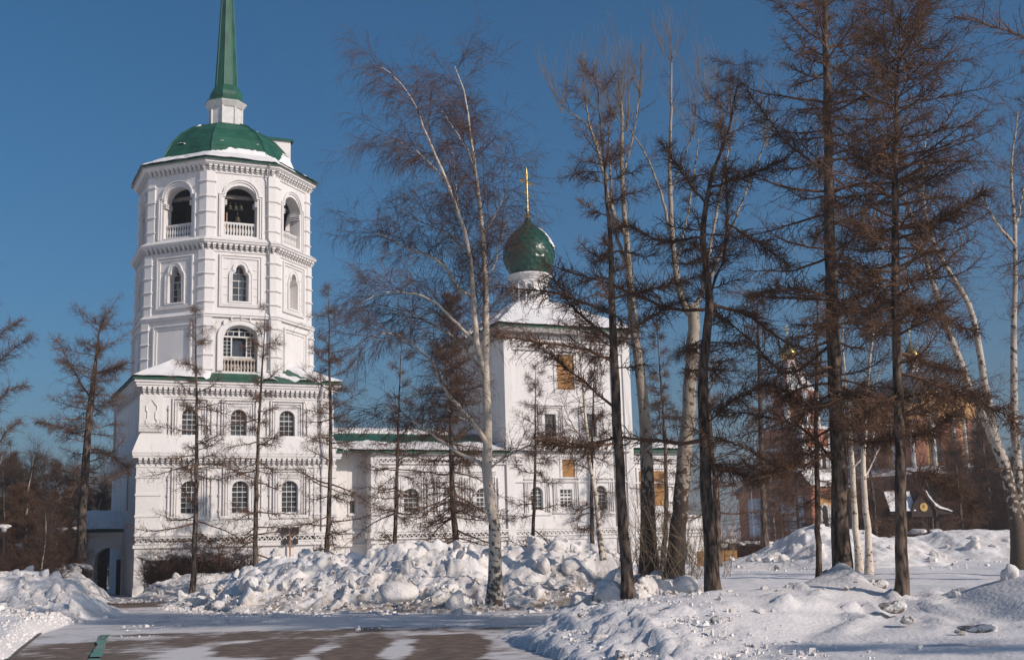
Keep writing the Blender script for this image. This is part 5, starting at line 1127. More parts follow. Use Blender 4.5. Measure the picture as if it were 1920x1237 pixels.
def heap(name, label, crest, wf, wb, seed, nblk, bsz, ncrumb, res=.085, amp=.5, group=None, wfs=None, dirt=.35, xr=None, soft=0.0):
    c = np.array([P(*p) for p in crest]); c = c[np.argsort(c[:, 0])]; x0, x1 = c[0, 0]-1.0, c[-1, 0]+1.0; rng = np.random.default_rng(seed)
    WF = (lambda x: np.interp(x, c[:, 0], wfs)) if wfs is not None else (lambda x: wf+0*x)
    wmax = max(wfs) if wfs is not None else wf
    ya, yb = c[:, 1].min()-wmax-1, c[:, 1].max()+wb+1
    xs = np.arange(x0, x1, res); ys = np.arange(ya, yb, res*1.15); X, Y = np.meshgrid(xs, ys)
    def H(X, Y):
        yc = np.interp(X, c[:, 0], c[:, 1])+1.1*(fbm(X*.5, X*0+seed, 3, seed)-.45); hz = np.interp(X, c[:, 0], c[:, 2])-ground_z(X, np.interp(X, c[:, 0], c[:, 1]))
        hz = np.maximum(hz, 0); d = Y-yc; w = WF(X)*(1+.5*(fbm(X*.45, Y*.2, 3, seed+5)-.45))
        s = np.where(d < 0, sstep(-1, 0, d/w)**1.15, 1-sstep(0, wb, d)); end = sstep(x0, x0+1.6, X)*sstep(x1, x1-1.6, X); s = s*end
        a, b, bd = worley(X*.75+fbm(X, Y, 2, seed)*.8, Y*.75, seed+1); a2, b2, bd2 = worley(X*1.9, Y*1.9, seed+2); a3, b3, bd3 = worley(X*4.2, Y*4.2, seed+3)
        lump = (b-.5)*.55*sstep(0, .16, bd)+.9*(fbm(X*.8, Y*.8, 4, seed+4)-.47)
        lump2 = (b2-.35)*.30*sstep(0, .2, bd2)+.12*(b3-.4)*sstep(0, .25, bd3)
        h = hz*s+amp*(1-soft)*lump*np.sqrt(np.clip(s*hz, 0, 1.2))+amp*lump2*(1-.6*soft)*np.sqrt(np.clip(s*hz*1.6, 0, 1))*(.55+.45*vnoise(X*.3, Y*.3, seed))
        return h-.16*(1-sstep(0, .06, s)), s
    h, s = H(X, Y); Z = np.maximum(ground_z(X, Y), 0.0)+h
    q = grid_quads(len(xs), len(ys)); keep = s.ravel()[q].max(1) > .001
    dr = np.clip(dirt*(1.15-s)*1.1+(fbm(X*.9, Y*.9, 4, seed+8)-.5)*.9*dirt+.1, 0, .8)
    me = np_mesh(name, np.stack([X, Y, Z], -1).reshape(-1, 3), q[keep], M['heap'], attrs={'dirt': dr.ravel()})
    root = tag(link(name, me), label, 'snow heap', group)
    def at_(x, y): a, b = np.array([[x]]), np.array([[y]]); return float((np.maximum(ground_z(a, b), 0)+H(a, b)[0])[0, 0]), float(H(a, b)[1][0, 0])
    n = 0; tries = 0
    while n < nblk and tries < nblk*12:
        tries += 1; x = rng.uniform(x0+.8, x1-.8); yc = np.interp(x, c[:, 0], c[:, 1]); w = float(WF(np.array(x))); y = yc+rng.triangular(-w*1.12, -w*.55, wb*.4)
        z, sv = at_(x, y)
        if np.interp(x, c[:, 0], c[:, 2]) < .25: continue
        sz = bsz*rng.lognormal(0, .5)*(.55+.45*min(1, sv*2+.2)); 
        if sz > bsz*2.6: continue
        o = link('snow_block', (BLK if rng.uniform() > .12 else BLKD)[rng.integers(0, 4 if False else 4)], root, (x, y, z+sz*.18)); o.rotation_euler = rng.uniform(0, 6.28, 3); o.scale = sz*rng.uniform(.65, 1.25, 3); n += 1
    # crumbs spilled round the toe
    if ncrumb:
        px = rng.uniform(x0+.4, x1-.4, ncrumb); w = WF(px); py = np.interp(px, c[:, 0], c[:, 1])-w*rng.triangular(.1, .95, 1.3, ncrumb)
        hh, ss = H(px[None], py[None]); ok = np.interp(px, c[:, 0], c[:, 2]) > .15; pz = (np.maximum(ground_z(px, py), 0)+np.maximum(hh[0], 0.01))
        r = rng.lognormal(-3.45, .55, ncrumb); cube = np.array([(-1,-1,-1),(1,-1,-1),(1,1,-1),(-1,1,-1),(-1,-1,1),(1,-1,1),(1,1,1),(-1,1,1)])*.8
        cq = np.array([(0,3,2,1),(4,5,6,7),(0,1,5,4),(1,2,6,5),(2,3,7,6),(3,0,4,7)])
        V = cube[None]*r[:, None, None]*rng.uniform(.5, 1.2, (ncrumb, 8, 3)); an = rng.uniform(0, 6.28, ncrumb); ca, sa = np.cos(an)[:, None], np.sin(an)[:, None]
        V = np.stack([V[..., 0]*ca-V[..., 1]*sa, V[..., 0]*sa+V[..., 1]*ca, V[..., 2]], -1)+np.stack([px, py, pz], 1)[:, None]; V = V[ok]
        Q = (cq[None]+8*np.arange(len(V))[:, None, None]).reshape(-1, 4)
        tag(link('snow_crumbs', np_mesh('snow_crumbs', V.reshape(-1, 3), Q, M['heap'], False, {'dirt': np.full(len(V)*8, .2)}), root), kind='stuff')
    return root, at_
main_heap, mh_at = heap('snow_heap', 'largest ploughed snow heap, broken and dirty, between the road and the church', [(x_, y_+14*min(1, max(0, (x_-330)/120)), d_) for x_, y_, d_ in [(300,1132,58),(335,1126,57),(400,1100,54.5),(450,1066,53),(500,1042,52),(545,1035,52),(590,1024,51.5),(645,1032,51),(700,1024,51),(760,1010,50.5),(830,1014,50),(870,1012,50),(960,1008,50),(1060,1004,50),(1105,1012,49.5),(1150,1036,47.5),(1190,1058,45.5),(1240,1078,44),(1290,1092,42.5),(1320,1098,42)]],
     8, 4.0, 601, 130, .23, 4500, amp=.9, wfs=[2,3,5,6,7,7.5,8,8.5,9,9.5,10,10.5,11,9.5,7,5.5,4.5,4,3,2], dirt=.4, res=.075)
heap('snow_heap', 'rough snow heap left of the road before the brown wood', [(-90,1085,48),(-20,1075,48),(40,1082,48),(80,1078,47.5),(120,1090,47),(155,1120,46),(185,1150,45)], 5.5, 5, 602, 44, .17, 1500, amp=.75, dirt=.3)
heap('snow_heap', 'low snow heap before the gateway arch', [(75,1070,62),(110,1068,62),(145,1078,62.5),(170,1094,63),(188,1114,63.5)], 4.5, 4, 603, 24, .16, 500, amp=.6, dirt=.2)
heap('snow_heap', 'snow heap under the clipped hedge at the foot of the bell tower', [(268,1112,64.5),(300,1088,64.5),(350,1076,64.5),(410,1072,64.5),(470,1075,64)], 3.6, 3, 604, 20, .16, 400, amp=.4, dirt=.35)
heap('snow_heap', 'pointed snow heap in the middle of the right hand field', [(1330,1062,63),(1390,1046,63),(1440,1026,62.5),(1490,998,62),(1525,984,62),(1570,992,62),(1620,1002,62),(1670,1012,62.5),(1710,1030,63)], 8, 6, 605, 26, .2, 200, amp=.5, dirt=.08, soft=.25)
heap('snow_heap', 'long softly lumped snow heap at the far right before the wood', [(1655,1004,66),(1710,1007,66),(1760,998,65),(1820,993,65),(1880,996,65),(1950,992,65),(2040,1000,65)], 7, 6, 606, 20, .22, 100, amp=.36, dirt=.06, soft=.55)
heap('snow_heap', 'heap of broken snow blocks round the foot of the straight larch', [(1095,1120,40.5),(1130,1100,39.5),(1165,1092,39),(1215,1088,39.5),(1255,1096,40),(1285,1108,40)], 2.6, 3, 607, 40, .2, 700, amp=.6, dirt=.3)
# a few single blocks that stand out
def lone(px, py, Yd, s, lab, dirty=False, sc=(1, 1, 1), k=0, name='snow_block'):
    if Yd < 40: Yd *= .83; s *= .83
    p = P(px, py, Yd); o = link(name, (BLKD if dirty else BLK)[k], None, p, k*1.7); o.scale = (s*sc[0], s*sc[1], s*sc[2]); tag(o, lab, 'snow block' if name == 'snow_block' else 'clod')
lone(742, 1116, 41.4, .5, 'smooth round snow block at the front of the largest heap', k=2, sc=(1.2, 1, .9))
lone(1283, 1102, 36.5, .34, 'round snow ball on the bank left of the crooked larch', k=4 if False else 2)
lone(1256, 1116, 34.2, .34, 'dirty brown clod beside the round snow ball', True, (1.1, 1, .8), 1)
lone(1150, 1103, 37.5, .75, 'big tilted snow slab left of the straight larch', k=1, sc=(1.3, .7, .8))
lone(1832, 1178, 24.6, .27, 'large snow capped dark clod near the right edge of the bank', True, (1.5, 1, .6), 0)
for i, (px, py, Yd, s, lab) in enumerate(((1675,1138,29.5,.3,'long dirty clod right of the snow mound'),(1700,1162,28,.22,'dark clod below the long dirty clod'),(1320,1146,29.8,.2,'brown clod on the bank below the round snow ball'),(1345,1164,28.2,.2,'flat brown clod on the shaded bank'),(1645,1096,35.6,.3,'rough dark clod right of the stout larch'),(1600,1110,34,.2,'clod at the foot of the stout larch'))):
    lone(px, py, Yd, s, lab, True, (1.2, .9, 1.0), i % 4)

rng = np.random.default_rng(88); gf = bpy.data.objects['snow_field']
for i in range(110):
    for _ in range(40):
        x, y = rng.uniform(.5, 13), rng.uniform(19, 31)
        e_ = np.interp(y, road_edge_y, road_edge_x); dm = math.hypot(x-8, y-29)
        if x-e_ > .3 and (rng.uniform() < .22 or dm < 3.6 and rng.uniform() < .8 or x-e_ < 2): break
    s_ = rng.lognormal(-2.8, .5); o = link('snow_clod', (BLKD if rng.uniform() < .3 else BLK)[rng.integers(0, 4)], gf, (x, y, float(ground_z(x, y))-s_*.05)); o.scale = (s_*rng.uniform(.8, 1.5), s_, s_*rng.uniform(.8, 1.3)); o.rotation_euler = rng.uniform(0, 6, 3)

def crumbs(px, py, sd, mu=-4.05):
    rng = np.random.default_rng(sd); n = len(px); pz = ground_z(px, py)+.01; r = rng.lognormal(mu, .55, n)
    cube = np.array([(-1,-1,-1),(1,-1,-1),(1,1,-1),(-1,1,-1),(-1,-1,1),(1,-1,1),(1,1,1),(-1,1,1)])*.8; cq = np.array([(0,3,2,1),(4,5,6,7),(0,1,5,4),(1,2,6,5),(2,3,7,6),(3,0,4,7)])
    V = cube[None]*r[:, None, None]*rng.uniform(.4, 1.3, (n, 8, 3)); an = rng.uniform(0, 6.28, n); ca, sa = np.cos(an)[:, None], np.sin(an)[:, None]
    V = np.stack([V[..., 0]*ca-V[..., 1]*sa, V[..., 0]*sa+V[..., 1]*ca, V[..., 2]], -1)+np.stack([px, py, pz], 1)[:, None]
    tag(link('snow_crumbs', np_mesh('snow_crumbs', V.reshape(-1, 3), (cq[None]+8*np.arange(n)[:, None, None]).reshape(-1, 4), M['heap'], False, {'dirt': np.full(n*8, .1)}), gf), kind='stuff')
y_ = rng.uniform(19.5, 36, 8000); x_ = np.interp(y_, road_edge_y, road_edge_x)+.15+np.abs(rng.normal(0, 1.3, 8000)); crumbs(x_, y_, 90)
y_ = rng.uniform(26, 50, 700); x_ = np.interp(y_, [10, 26.4, 35.3, 44, 60, 70], [-8.6, -10.65, -13.47, -15.2, -20, -22.5])-np.abs(rng.normal(0, .5, 700))-.1; crumbs(x_, y_, 91)
y_ = rng.uniform(33, 46, 1500); x_ = rng.uniform(-12, 1.0, 1500); k_ = fbm(x_*.5, y_*.5, 3, 92) > .5; crumbs(x_[k_], y_[k_], 93, -4.2)

# ------------------------------------------------------------------ hedges and undergrowth
def hedge(name, label, a, b, w, h, n, seed, cap=0, zb=0.0, cat='hedge', kind=None, tall=.0):
    rng = np.random.default_rng(seed); a, b = np.array(a), np.array(b); L = np.linalg.norm((b-a)[:2]); t = rng.uniform(0, 1, n)[:, None]
    o = (a+b)/2; o = np.array([o[0], o[1], zb]); d = (b-a)/max(L, .01); pr = np.array([-d[1], d[0], 0])
    m = max(6, n//24); ts = rng.uniform(0, 1, m)[:, None]; st = a+(b-a)*ts+pr*rng.uniform(-w/2, w/2, m)[:, None]*.6; st[:, 2] = zb-.1
    S, R = sprout(np.stack([st, st+np.array([0, 0, .4])], 1), np.full((m, 2), .03), 1, rng, 0, .1, h*.95, (.05, .5), .6, 6, .14, .02, .008)
    V = Veg().add(S, R, 4); S2, R2 = sprout(S, R, 8, rng, .25, 1, h*.45, (.4, 1.0), .2, 5, .2, .012, .006); V.add(S2, R2, 3)
    S3, R3 = sprout(S2, R2, 6, rng, .1, 1, h*.22, (.4, 1.1), .2, 4, .25, .009, .006); V.add(S3, R3, 3)
    if kind:
        root = tag(link(name, V.mesh(name, M['bush_twig'], o), None, o), label, None, None, kind)
    else:
        root = thing(name, label, cat, o); link('twigs', V.mesh('twigs', M['bush_twig'], o), root)
    for i in range(cap):
        s = rng.uniform(.16, .34); k = (i+rng.uniform(0, .9))/cap; p = a+(b-a)*k+pr*rng.uniform(-w/3, w/3); q = link('snow_cap', BLK[rng.integers(0, 9)//2*2], root, (p[0]-o[0], p[1]-o[1], h*rng.uniform(.92, 1.12))); q.scale = (s*1.6, s*1.2, s*.7); q.rotation_euler = (0, 0, rng.uniform(0, 6))
    return root
p, q = P(276, 1085, 66), P(470, 1080, 65); hedge('clipped_hedge', 'clipped leafless hedge with snow on top before the bell tower', (p[0], p[1], 0), (q[0], q[1], 0), .9, 1.95, 5200, 701, 60, .2)
p, q = P(85, 1085, 66), P(158, 1080, 66); hedge('clipped_hedge', 'snow topped hedge left of the gateway arch', (p[0], p[1], 0), (q[0], q[1], 0), .9, 1.35, 2200, 702, 16, .35)
p, q = P(1345, 1040, 78), P(1452, 1035, 78); hedge('clipped_hedge', 'dark low hedge right of the crooked larch before the pale city', (p[0], p[1], 0), (q[0], q[1], 0), 1.6, 1.75, 5200, 703, 9, .2)
p, q = P(1690, 1010, 74), P(1775, 1010, 74); hedge('clipped_hedge', 'hedge with snow caps before the wooden lychgate', (p[0], p[1], 0), (q[0], q[1], 0), 1.0, 1.7, 2200, 704, 8, .5)
p, q = P(1195, 1010, 72), P(1300, 1030, 74); hedge('clipped_hedge', 'straggly hedge under the boarded apse window', (p[0], p[1], 0), (q[0], q[1], 0), 1.0, 1.5, 700, 705, 4, .3)
for i, (x0_, x1_, Yd, h) in enumerate(((-40, 90, 59, 2.0), (-30, 120, 72, 3.2), (-20, 110, 65, 2.4), (60, 190, 88, 4.0))):
    p, q = P(x0_, 1060, Yd), P(x1_, 1060, Yd); hedge('undergrowth', 'tangled brown undergrowth', (p[0], p[1], 0), (q[0], q[1], 0), 4.5, h, 5200, 710+i, 0, .2, kind='stuff')
for i, (x0_, x1_, Yd, h) in enumerate(((1640, 1960, 94, 4.2), (1600, 1960, 106, 6.5))):
    p, q = P(x0_, 1000, Yd), P(x1_, 1000, Yd); hedge('undergrowth', 'tangled brown undergrowth', (p[0], p[1], 0), (q[0], q[1], 0), 6, h, 7000, 720+i, 0, 0, kind='stuff')

# ------------------------------------------------------------------ the cathedral behind the trees
M['brick_red'] = mat('red painted brick', (0.40, 0.16, 0.095), 0.85, var=0.3, scale=1.5)
M['brick_shade'] = mat('shaded brick', (0.23, 0.115, 0.08), 0.85, var=0.3, scale=1.5)  # brick red darkened, the shade on the lower wall put into its colour
M['ochre'] = mat('ochre paint', (0.60, 0.34, 0.13), 0.8, var=0.25, scale=1.5)
M['paleblue'] = mat('pale blue plaster', (0.50, 0.55, 0.62), 0.85, var=0.12, scale=1)
M['roof_grey'] = mat('dark roof sheet', (0.10, 0.09, 0.09), 0.6, var=0.3, scale=1)
M['dark_wood'] = mat('dark stained wood', (0.055, 0.035, 0.028), 0.8, var=0.35, scale=6, bump=.3, bscale=20)
cat_o = P(1525, 1010, 150); cat_o[2] = 0.0
ca = thing('cathedral', 'ornate red white and ochre cathedral with gilded domes far behind the trees', 'cathedral', cat_o, 0.75)
def cwin(x, z0, w, h, y, side=0):
    f = MB(); t = outline(arch_pts(0, w, h-w/2, w/2, 10), 0); strip_along(f, t, 0, .22, -.16, .02)
    f.box(-w/2-.35, w/2+.35, -.25, .02, -.3, -.1); 
    for s in (-1, 1): f.lathe([(.16, -.1), (.16, h)], 8, (s*(w/2+.38), -.12, 0))
    o = part('window', f, M['white'], ca, (x, y, z0) if side == 0 else (y, x, z0), 0 if side == 0 else -PI/2)
    p = MB(); n = arch_pts(0, w, h-w/2, w/2, 10); p.prism_y([(-w/2, 0)]+[(w/2, 0)]+n[::-1], -.02, .01); part('pane', p, M['glass'], o)
b = MB(); b.box(0, 10.3, 0, 10.5, -.5, 8.5); part('porch_wall', b, M['ochre'], ca)
b = MB(); b.box(-.06, .0, .9, 9.6, 2.6, 7.6); part('plaster_panel', b, M['paleblue'], ca)
b = MB()
for y in (0, 9.6): b.box(-.3, .9, y-.3, y+.9, -.5, 8.6)
b.box(9.4, 10.6, -.3, .9, -.5, 8.6); b.box(-.2, 10.5, -.2, 10.6, -.5, 1.6); b.box(-.28, 10.6, -.28, 10.7, 1.6, 1.85); b.box(-.3, 10.6, -.3, 10.7, 2.3, 2.6); b.box(-.35, 10.7, -.35, 10.8, 7.6, 8.1); b.box(-.55, 10.9, -.55, 11, 8.1, 8.5); part('brick_trim', b, M['brick_red'], ca)
for x in (2.7, 5.15, 7.6): cwin(x, 3.0, 1.2, 3.4, -.02)
b = MB(); b.box(-.12, -.05, 3.9, 6.1, 2.6, 5.4); part('porch_door', b, M['brick_red'], ca)
b = MB(); b.prism([(-.6, -.6), (10.9, -.6), (10.9, 11.1), (-.6, 11.1)], 8.5, 10.8, [(2.2, 2.2), (8.2, 2.2), (8.2, 8.4), (2.2, 8.4)]); part('porch_roof', b, M['roof_grey'], ca)
snow_sheet('roof_snow', (-.6, -.6, 8.52), (11.5, 0, 0), (1.4, 2.8, 2.3), 40, 20, 61, .2, .25, None, ca)
b = MB(); b.box(2.0, 8.4, 2.1, 8.5, 8.5, 16.3); part('tower_body', b, M['brick_red'], ca)
b = MB()
for x in (1.9, 7.7): b.box(x, x+.8, 1.9, 2.7, 8.5, 16.4)
b.box(1.9, 2.7, 7.9, 8.7, 8.5, 16.4)
for z in (10.6, 13.4, 16.1): b.box(1.75, 8.6, 1.85, 8.7, z, z+.35)
part('white_trim', b, M['white'], ca)
for x in (3.9, 6.5): cwin(x, 11.2, .9, 1.9, 2.08)
b = MB(); b.lathe([(3.1, 16.4), (3.1, 20.6), (3.4, 20.8), (3.4, 21.0)], 8, (5.2, 5.3, 0), PI/8); part('bell_stage', b, M['brick_red'], ca)
b = MB()
for i in range(8):
    a = PI/8+i*PI/4; b.lathe([(.4, 16.4), (.4, 20.8)], 8, (5.2+3.1*math.cos(a), 5.3+3.1*math.sin(a), 0))
    a = i*PI/4; c_, s_ = math.cos(a), math.sin(a); b.prism([(5.2+3.05*c_-1.1*s_, 5.3+3.05*s_+1.1*c_), (5.2+3.05*c_+1.1*s_, 5.3+3.05*s_-1.1*c_), (5.2+2.6*c_, 5.3+2.6*s_)], 20.9, 22.4, [(5.2+2.5*c_-.05*s_, 5.3+2.5*s_+.05*c_), (5.2+2.5*c_+.05*s_, 5.3+2.5*s_-.05*c_), (5.2+2.3*c_, 5.3+2.3*s_)])
part('gablet', b, M['white'], ca)
b = MB(); b.lathe([(2.9, 20.9), (.75, 25.0), (.75, 25.2)], 8, (5.2, 5.3, 0), PI/8); part('tent_roof', b, M['white'], ca)
b = MB()
for i in range(8): a = PI/8+i*PI/4; b.tube([(5.2+2.95*math.cos(a), 5.3+2.95*math.sin(a), 20.95), (5.2+.78*math.cos(a), 5.3+.78*math.sin(a), 25.0)], .13, 5)
part('tent_rib', b, M['brick_red'], ca)
bulb = [(.62, 0), (.9, .25), (1.15, .7), (1.12, 1.1), (.8, 1.6), (.4, 2.05), (.15, 2.5), (.1, 3.0)]
b = MB(); b.lathe([(r*1.0, 25.2+z) for r, z in bulb], 18, (5.2, 5.3, 0)); part('gilded_dome', b, M['gold'], ca, smooth=True); cross(ca, 5.2, 5.3, 28.0, 2.0, -.2)
# main body to the right
mc = P(1738, 1005, 158); dx, dy = mc[0]-cat_o[0], mc[1]-cat_o[1]; cx, cy = dx*math.cos(-.75)-dy*math.sin(-.75), dx*math.sin(-.75)+dy*math.cos(-.75)
b = MB(); b.lathe([(9.2, -.5), (9.2, 9.2), (9.6, 9.4), (9.6, 9.7)], 8, (cx, cy, 0), PI/8); part('lower_wall', b, M['brick_shade'], ca)
b = MB(); b.lathe([(9.8, 9.7), (6.8, 10.8)], 8, (cx, cy, 0), PI/8); part('lower_roof', b, M['snow'], ca)
b = MB(); b.lathe([(6.7, 9.7), (6.7, 17.6), (7.1, 17.8), (7.2, 18.3)], 8, (cx, cy, 0), PI/8); part('upper_wall', b, M['ochre'], ca)
for i in range(16):
    a = PI/8+i*PI/8+.0; r = 6.75 if i % 2 == 0 else 6.3
    c_, s_ = math.cos(a), math.sin(a); b = MB(); b.lathe([(.34, 0), (.34, .4), (.26, .5), (.26, 6.4), (.4, 6.7), (.4, 7.0)], 8); part('column', b, M['white'], ca, (cx+r*c_, cy+r*s_, 10.4))
for i in range(8):
    a = PI/4*i+PI/4; c_, s_ = math.cos(a), math.sin(a); f = MB(); f.prism_y([(-2.3, 0), (-.9, 0), (-.9, 6.6), (-2.3, 6.6)], -.06, 0); f.prism_y([(.9, 0), (2.3, 0), (2.3, 6.6), (.9, 6.6)], -.06, 0)
    part('red_panel', f, M['brick_red'], ca, (cx+6.2*c_, cy+6.2*s_, 10.5), a+PI/2)
    f = MB(); f.prism_y(outline(arch_pts(0, 1.3, 4.2, .65, 10), 0), -.04, 0); part('window', f, M['glass'], ca, (cx+6.26*math.cos(a+.16), cy+6.26*math.sin(a+.16), 11.2), a+PI/2)
g_ = MB()
for t_, (w_, h_) in enumerate(((2.3, 1.6),)):
    strip_along(g_, arch_pts(0, w_, 0, h_, 10), -.05, .28, -.25, .05); g_.prism_y(arch_pts(0, w_, 0, h_, 10), -.05, .02)
gme = g_.mesh('gable_arch', M['ochre'])
for i in range(24):
    a = 2*PI*i/24; link('gable_arch', gme, ca, (cx+7.0*math.cos(a), cy+7.0*math.sin(a), 18.2 if i % 2 else 16.6), a+PI/2)
b = MB(); b.lathe([(7.3, 18.3), (6.9, 18.6), (5.6, 20.6), (3.6, 22.2), (1.5, 23.0), (.9, 23.3)], 16, (cx, cy, 0)); part('main_roof', b, M['roof_grey'], ca, smooth=True)
b = MB(); b.lathe([(.85, 23.1), (.7, 24.4), (.95, 24.6), (.95, 24.8)], 14, (cx, cy, 0)); part('drum', b, M['white'], ca)
b = MB(); b.lathe([(r*.95, 24.8+z*.85) for r, z in bulb], 18, (cx, cy, 0)); part('gilded_dome', b, M['gold'], ca, smooth=True); cross(ca, cx, cy, 27.2, 2.2, -.2)

# ------------------------------------------------------------------ wooden lychgate with a round icon
lo_ = P(1722, 1010, 82); lo_[2] = 0.3
lg_ = thing('lychgate', 'dark carved wooden lychgate with snowy roofs and a round golden icon', 'lychgate', lo_, 0.12)
for x in (-1.55, -.35, .55, 1.35):
    b = MB(); b.box(x-.11, x+.11, -.11, .11, -.4, 3.1)
    for z in (.5, 1.1, 1.7, 2.3): b.box(x-.15, x+.15, -.15, .15, z, z+.14)
    part('post', b, M['dark_wood'], lg_)
b = MB(); b.box(-2.1, 1.8, -.14, .14, 3.0, 3.22); b.box(-2.1, 1.8, -.7, .7, 3.22, 3.3); part('tie_beam', b, M['dark_wood'], lg_)
b = MB(); b.lathe([(.05, -.9), (.14, -.8), (.06, -.65), (.18, -.5), (.08, -.3), (.2, -.15), (.1, 0)], 8, (0.1, -.5, 3.2)); part('carved_pendant', b, M['dark_wood'], lg_)
og = [(-.75, 0), (-.78, .35), (-.6, .8), (-.3, 1.15), (-.08, 1.5), (0, 1.75), (.08, 1.5), (.3, 1.15), (.6, .8), (.78, .35), (.75, 0)]
b = MB(); b.prism_y([(x+.1, z+3.1) for x, z in og], -.95, .9); part('ogee_gable', b, M['dark_wood'], lg_)
b = MB(); strip_along(b, [(x+.1, z+3.1) for x, z in og], -.02, .12, -1.08, -.9); part('gable_trim', b, M['dark_wood'], lg_)
b = MB(); n = 20; b.prism_y([(.1+.26*math.cos(2*PI*i/n), 3.72+.28*math.sin(2*PI*i/n)) for i in range(n)], -1.0, -.95); part('icon_disc', b, M['gold'], lg_)
b = MB(); b.prism_y([(.1+.10*math.cos(2*PI*i/n), 3.76+.13*math.sin(2*PI*i/n)) for i in range(n)], -1.02, -1.0); part('icon_figure', b, M['timber'], lg_)
b = MB(); b.prism_y([(-2.2, 3.3), (-.6, 3.3), (-.6, 3.4), (-2.2, 3.4)], -.85, .85); b.add([(-2.15, -.85, 3.4), (-.5, -.85, 3.4), (-.35, .1, 4.7), (-2.0, .1, 4.7), (-2.15, .85, 3.4), (-.5, .85, 3.4)], [(0, 1, 2, 3), (3, 2, 5, 4), (0, 3, 4), (1, 5, 2), (0, 4, 5, 1)]); part('side_roof', b, M['dark_wood'], lg_)
snow_sheet('roof_snow', (-2.2, -.9, 3.42), (1.75, 0, 0), (.1, 1.0, 1.35), 30, 24, 71, .1, .16, None, lg_)
sw = [(.35, 4.75), (.55, 4.3), (.85, 3.85), (1.25, 3.6), (1.7, 3.5), (2.05, 3.38)]
b = MB(); b.prism_y(sw+[(2.05, 3.25), (.35, 3.25)], -.85, .85); part('side_roof', b, M['dark_wood'], lg_)
b = MB(); b.prism_y([(x+.03, z+.2-.05*abs(i-2)) for i, (x, z) in enumerate(sw)]+[(x, z+.01) for x, z in sw[::-1]], -.95, .9); part('roof_snow', b, M['snow'], lg_)

# ------------------------------------------------------------------ lamp posts, orange barrier, distant city
lp = P(1414, 1010, 100); lp[2] = 0
t = thing('lamp_post', 'tall thin white lamp post at the left corner of the cathedral porch', 'lamp post', lp)
b = MB(); b.lathe([(.10, 0), (.09, 1.2), (.06, 1.25), (.045, 6.9)], 8); part('pole', b, M['white'], t)
b = MB(); b.box(-.35, .05, -.03, .03, 6.86, 6.92); b.box(-.55, -.2, -.08, .08, 6.8, 6.87); part('lamp_head', b, M['white'], t)
lp = P(1385, 1015, 140); lp[2] = 0
t = thing('lamp_post', 'street lamp with a tilted flat head against the pale city', 'lamp post', lp)
b = MB(); b.lathe([(.09, 0), (.05, 3.6)], 8); part('pole', b, M['pipe'], t)
b = MB(); b.add([(-.5, -.15, 3.3), (1.1, -.15, 4.2), (1.1, .15, 4.2), (-.5, .15, 3.3), (-.5, -.15, 3.42), (1.1, -.15, 4.32), (1.1, .15, 4.32), (-.5, .15, 3.42)], [(0,3,2,1),(4,5,6,7),(0,1,5,4),(1,2,6,5),(2,3,7,6),(3,0,4,7)]); part('lamp_head', b, M['iron'], t)
M['globe'] = mat('milky globe', (0.34, 0.33, 0.33), 0.4)
def park_lamp(px, py, Yd, two, lab, colr='globe'):
    b0 = P(px, py, Yd); t = thing('park_lamp', lab, 'lamp post', (b0[0], b0[1], 0)); h = b0[2]
    b = MB(); b.lathe([(.12, 0), (.10, .6), (.05, .7), (.04, h-.15)], 8)
    if two: b.tube([(-.42, 0, h-.35), (0, 0, h-.5), (.42, 0, h-.35)], .03, 5)
    part('pole', b, M['iron'], t)
    for sx in ((-.42, .42) if two else (0,)):
        g = MB(); g.lathe([(.02, -.12), (.09, -.1), (.13, 0), (.09, .1), (.02, .12)], 12, (sx, 0, h-.12)); part('lamp_globe', g, M[colr], t, smooth=True)
        s = link('snow_cap', BLK[0], t, (sx, 0, h+.02)); s.scale = (.24, .24, .13)
park_lamp(130, 992, 66, True, 'park lamp with two snow capped globes before the brown wood'); park_lamp(8, 988, 58, False, 'snow capped park lamp at the far left edge'); park_lamp(40, 1023, 60, False, 'low blue grey park lamp among the left undergrowth', 'paleblue')
p = P(1345, 1047, 66); t = thing('barrier', 'low orange wooden barrier behind the crooked larch', 'barrier', p, .1); 
for i, x in enumerate((-.72, 0, .72)): b = MB(); b.box(x-.34, x+.34, -.1, .1, -.5, .42); part('plank', b, M['ply'], t)
M['city'] = mat('pale pink facade', (0.46, 0.38, 0.37), 0.9, var=0.1, scale=.05); M['city_g'] = mat('pale grey facade', (0.40, 0.39, 0.41), 0.9, var=0.1, scale=.05)
M['city_w'] = mat('distant window', (0.12, 0.13, 0.16), 0.3)
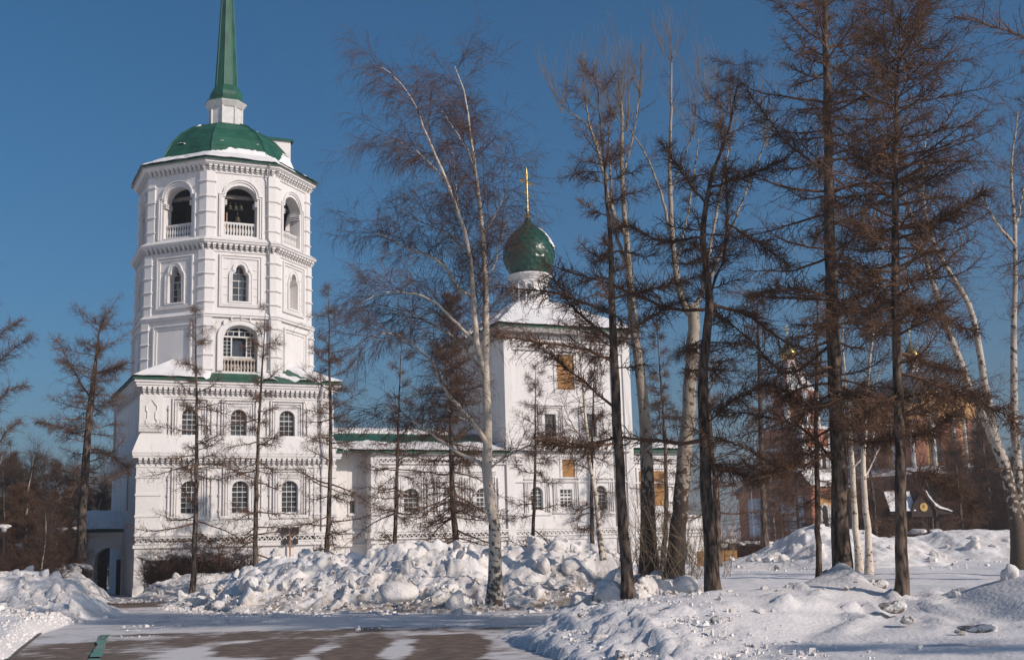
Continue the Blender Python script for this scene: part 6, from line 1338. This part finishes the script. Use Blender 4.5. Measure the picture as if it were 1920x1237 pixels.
cityd = [(1347, 1015, 985, 16, 'city', 'small pale block just right of the crooked larch'), (1374, 1018, 988, 14, 'city', 'pink tower block left of its twin in the distant city'), (1394, 1018, 987, 12, 'city', 'pink tower block right of its twin in the distant city'), (1411, 1018, 998, 16, 'city_g', 'low grey block in the distant city'), (1358, 1018, 996, 14, 'city_g', 'lower grey block between the pale ones'), (1384, 1018, 1000, 20, 'city_g', 'lowest grey block before the twin towers')]
for i, (px, y0, y1, wpx, m, lab) in enumerate(cityd):
    Yd = 900+i*25; p0, p1 = P(px, y0, Yd), P(px, y1, Yd); w = wpx*Yd/F_PX; h = p1[2]
    t = thing('apartment_block', lab, 'tower block', (p0[0], p0[1], 0), .3); b = MB(); b.box(-w/2, w/2, 0, w*.8, 0, h); b.box(-w/2-.3, w/2+.3, -.3, w*.8, h, h+.8); part('wall', b, M[m], t)
    nc, nf = 4, max(3, int(h/4)); wm = MB(); wm.box(-w*.07, w*.07, -.2, 0, 0, 1.9); wme = wm.mesh('window', M['city_w'])
    for c in range(nc):
        for r in range(nf): link('window', wme, t, (-w/2+w*(c+.5)/nc, 0, h*(r+.4)/nf))
wr = MB()
for z, dz in ((9.0, 0), (8.2, .6)):
    a, c = P(1318, 972+dz*10, 118), P(1420, 958+dz*14, 112); wr.tube([a+(c-a)*k+np.array([0, 0, -.5*math.sin(PI*k)]) for k in np.linspace(0, 1, 9)], .02, 4)
tag(part('power_line', wr, M['iron']), 'two thin power lines sagging between the church and the lamp post', 'power line')

# ------------------------------------------------------------------ winter haze over the whole place
hz = MB(); hz.box(-1500, 1500, -400, 1500, -2.5, 52); hm = bpy.data.materials.new('thin haze'); hm.use_nodes = True; hn = hm.node_tree.nodes; hn.clear()
ho = hn.new('ShaderNodeOutputMaterial'); hv_ = hn.new('ShaderNodeVolumePrincipled'); hv_.inputs['Color'].default_value = (.95, .93, .96, 1); hv_.inputs['Density'].default_value = .00075; hv_.inputs['Anisotropy'].default_value = .2
hm.node_tree.links.new(hv_.outputs[0], ho.inputs['Volume']); tag(part('haze', hz, hm), 'thin pale winter haze', kind='stuff')
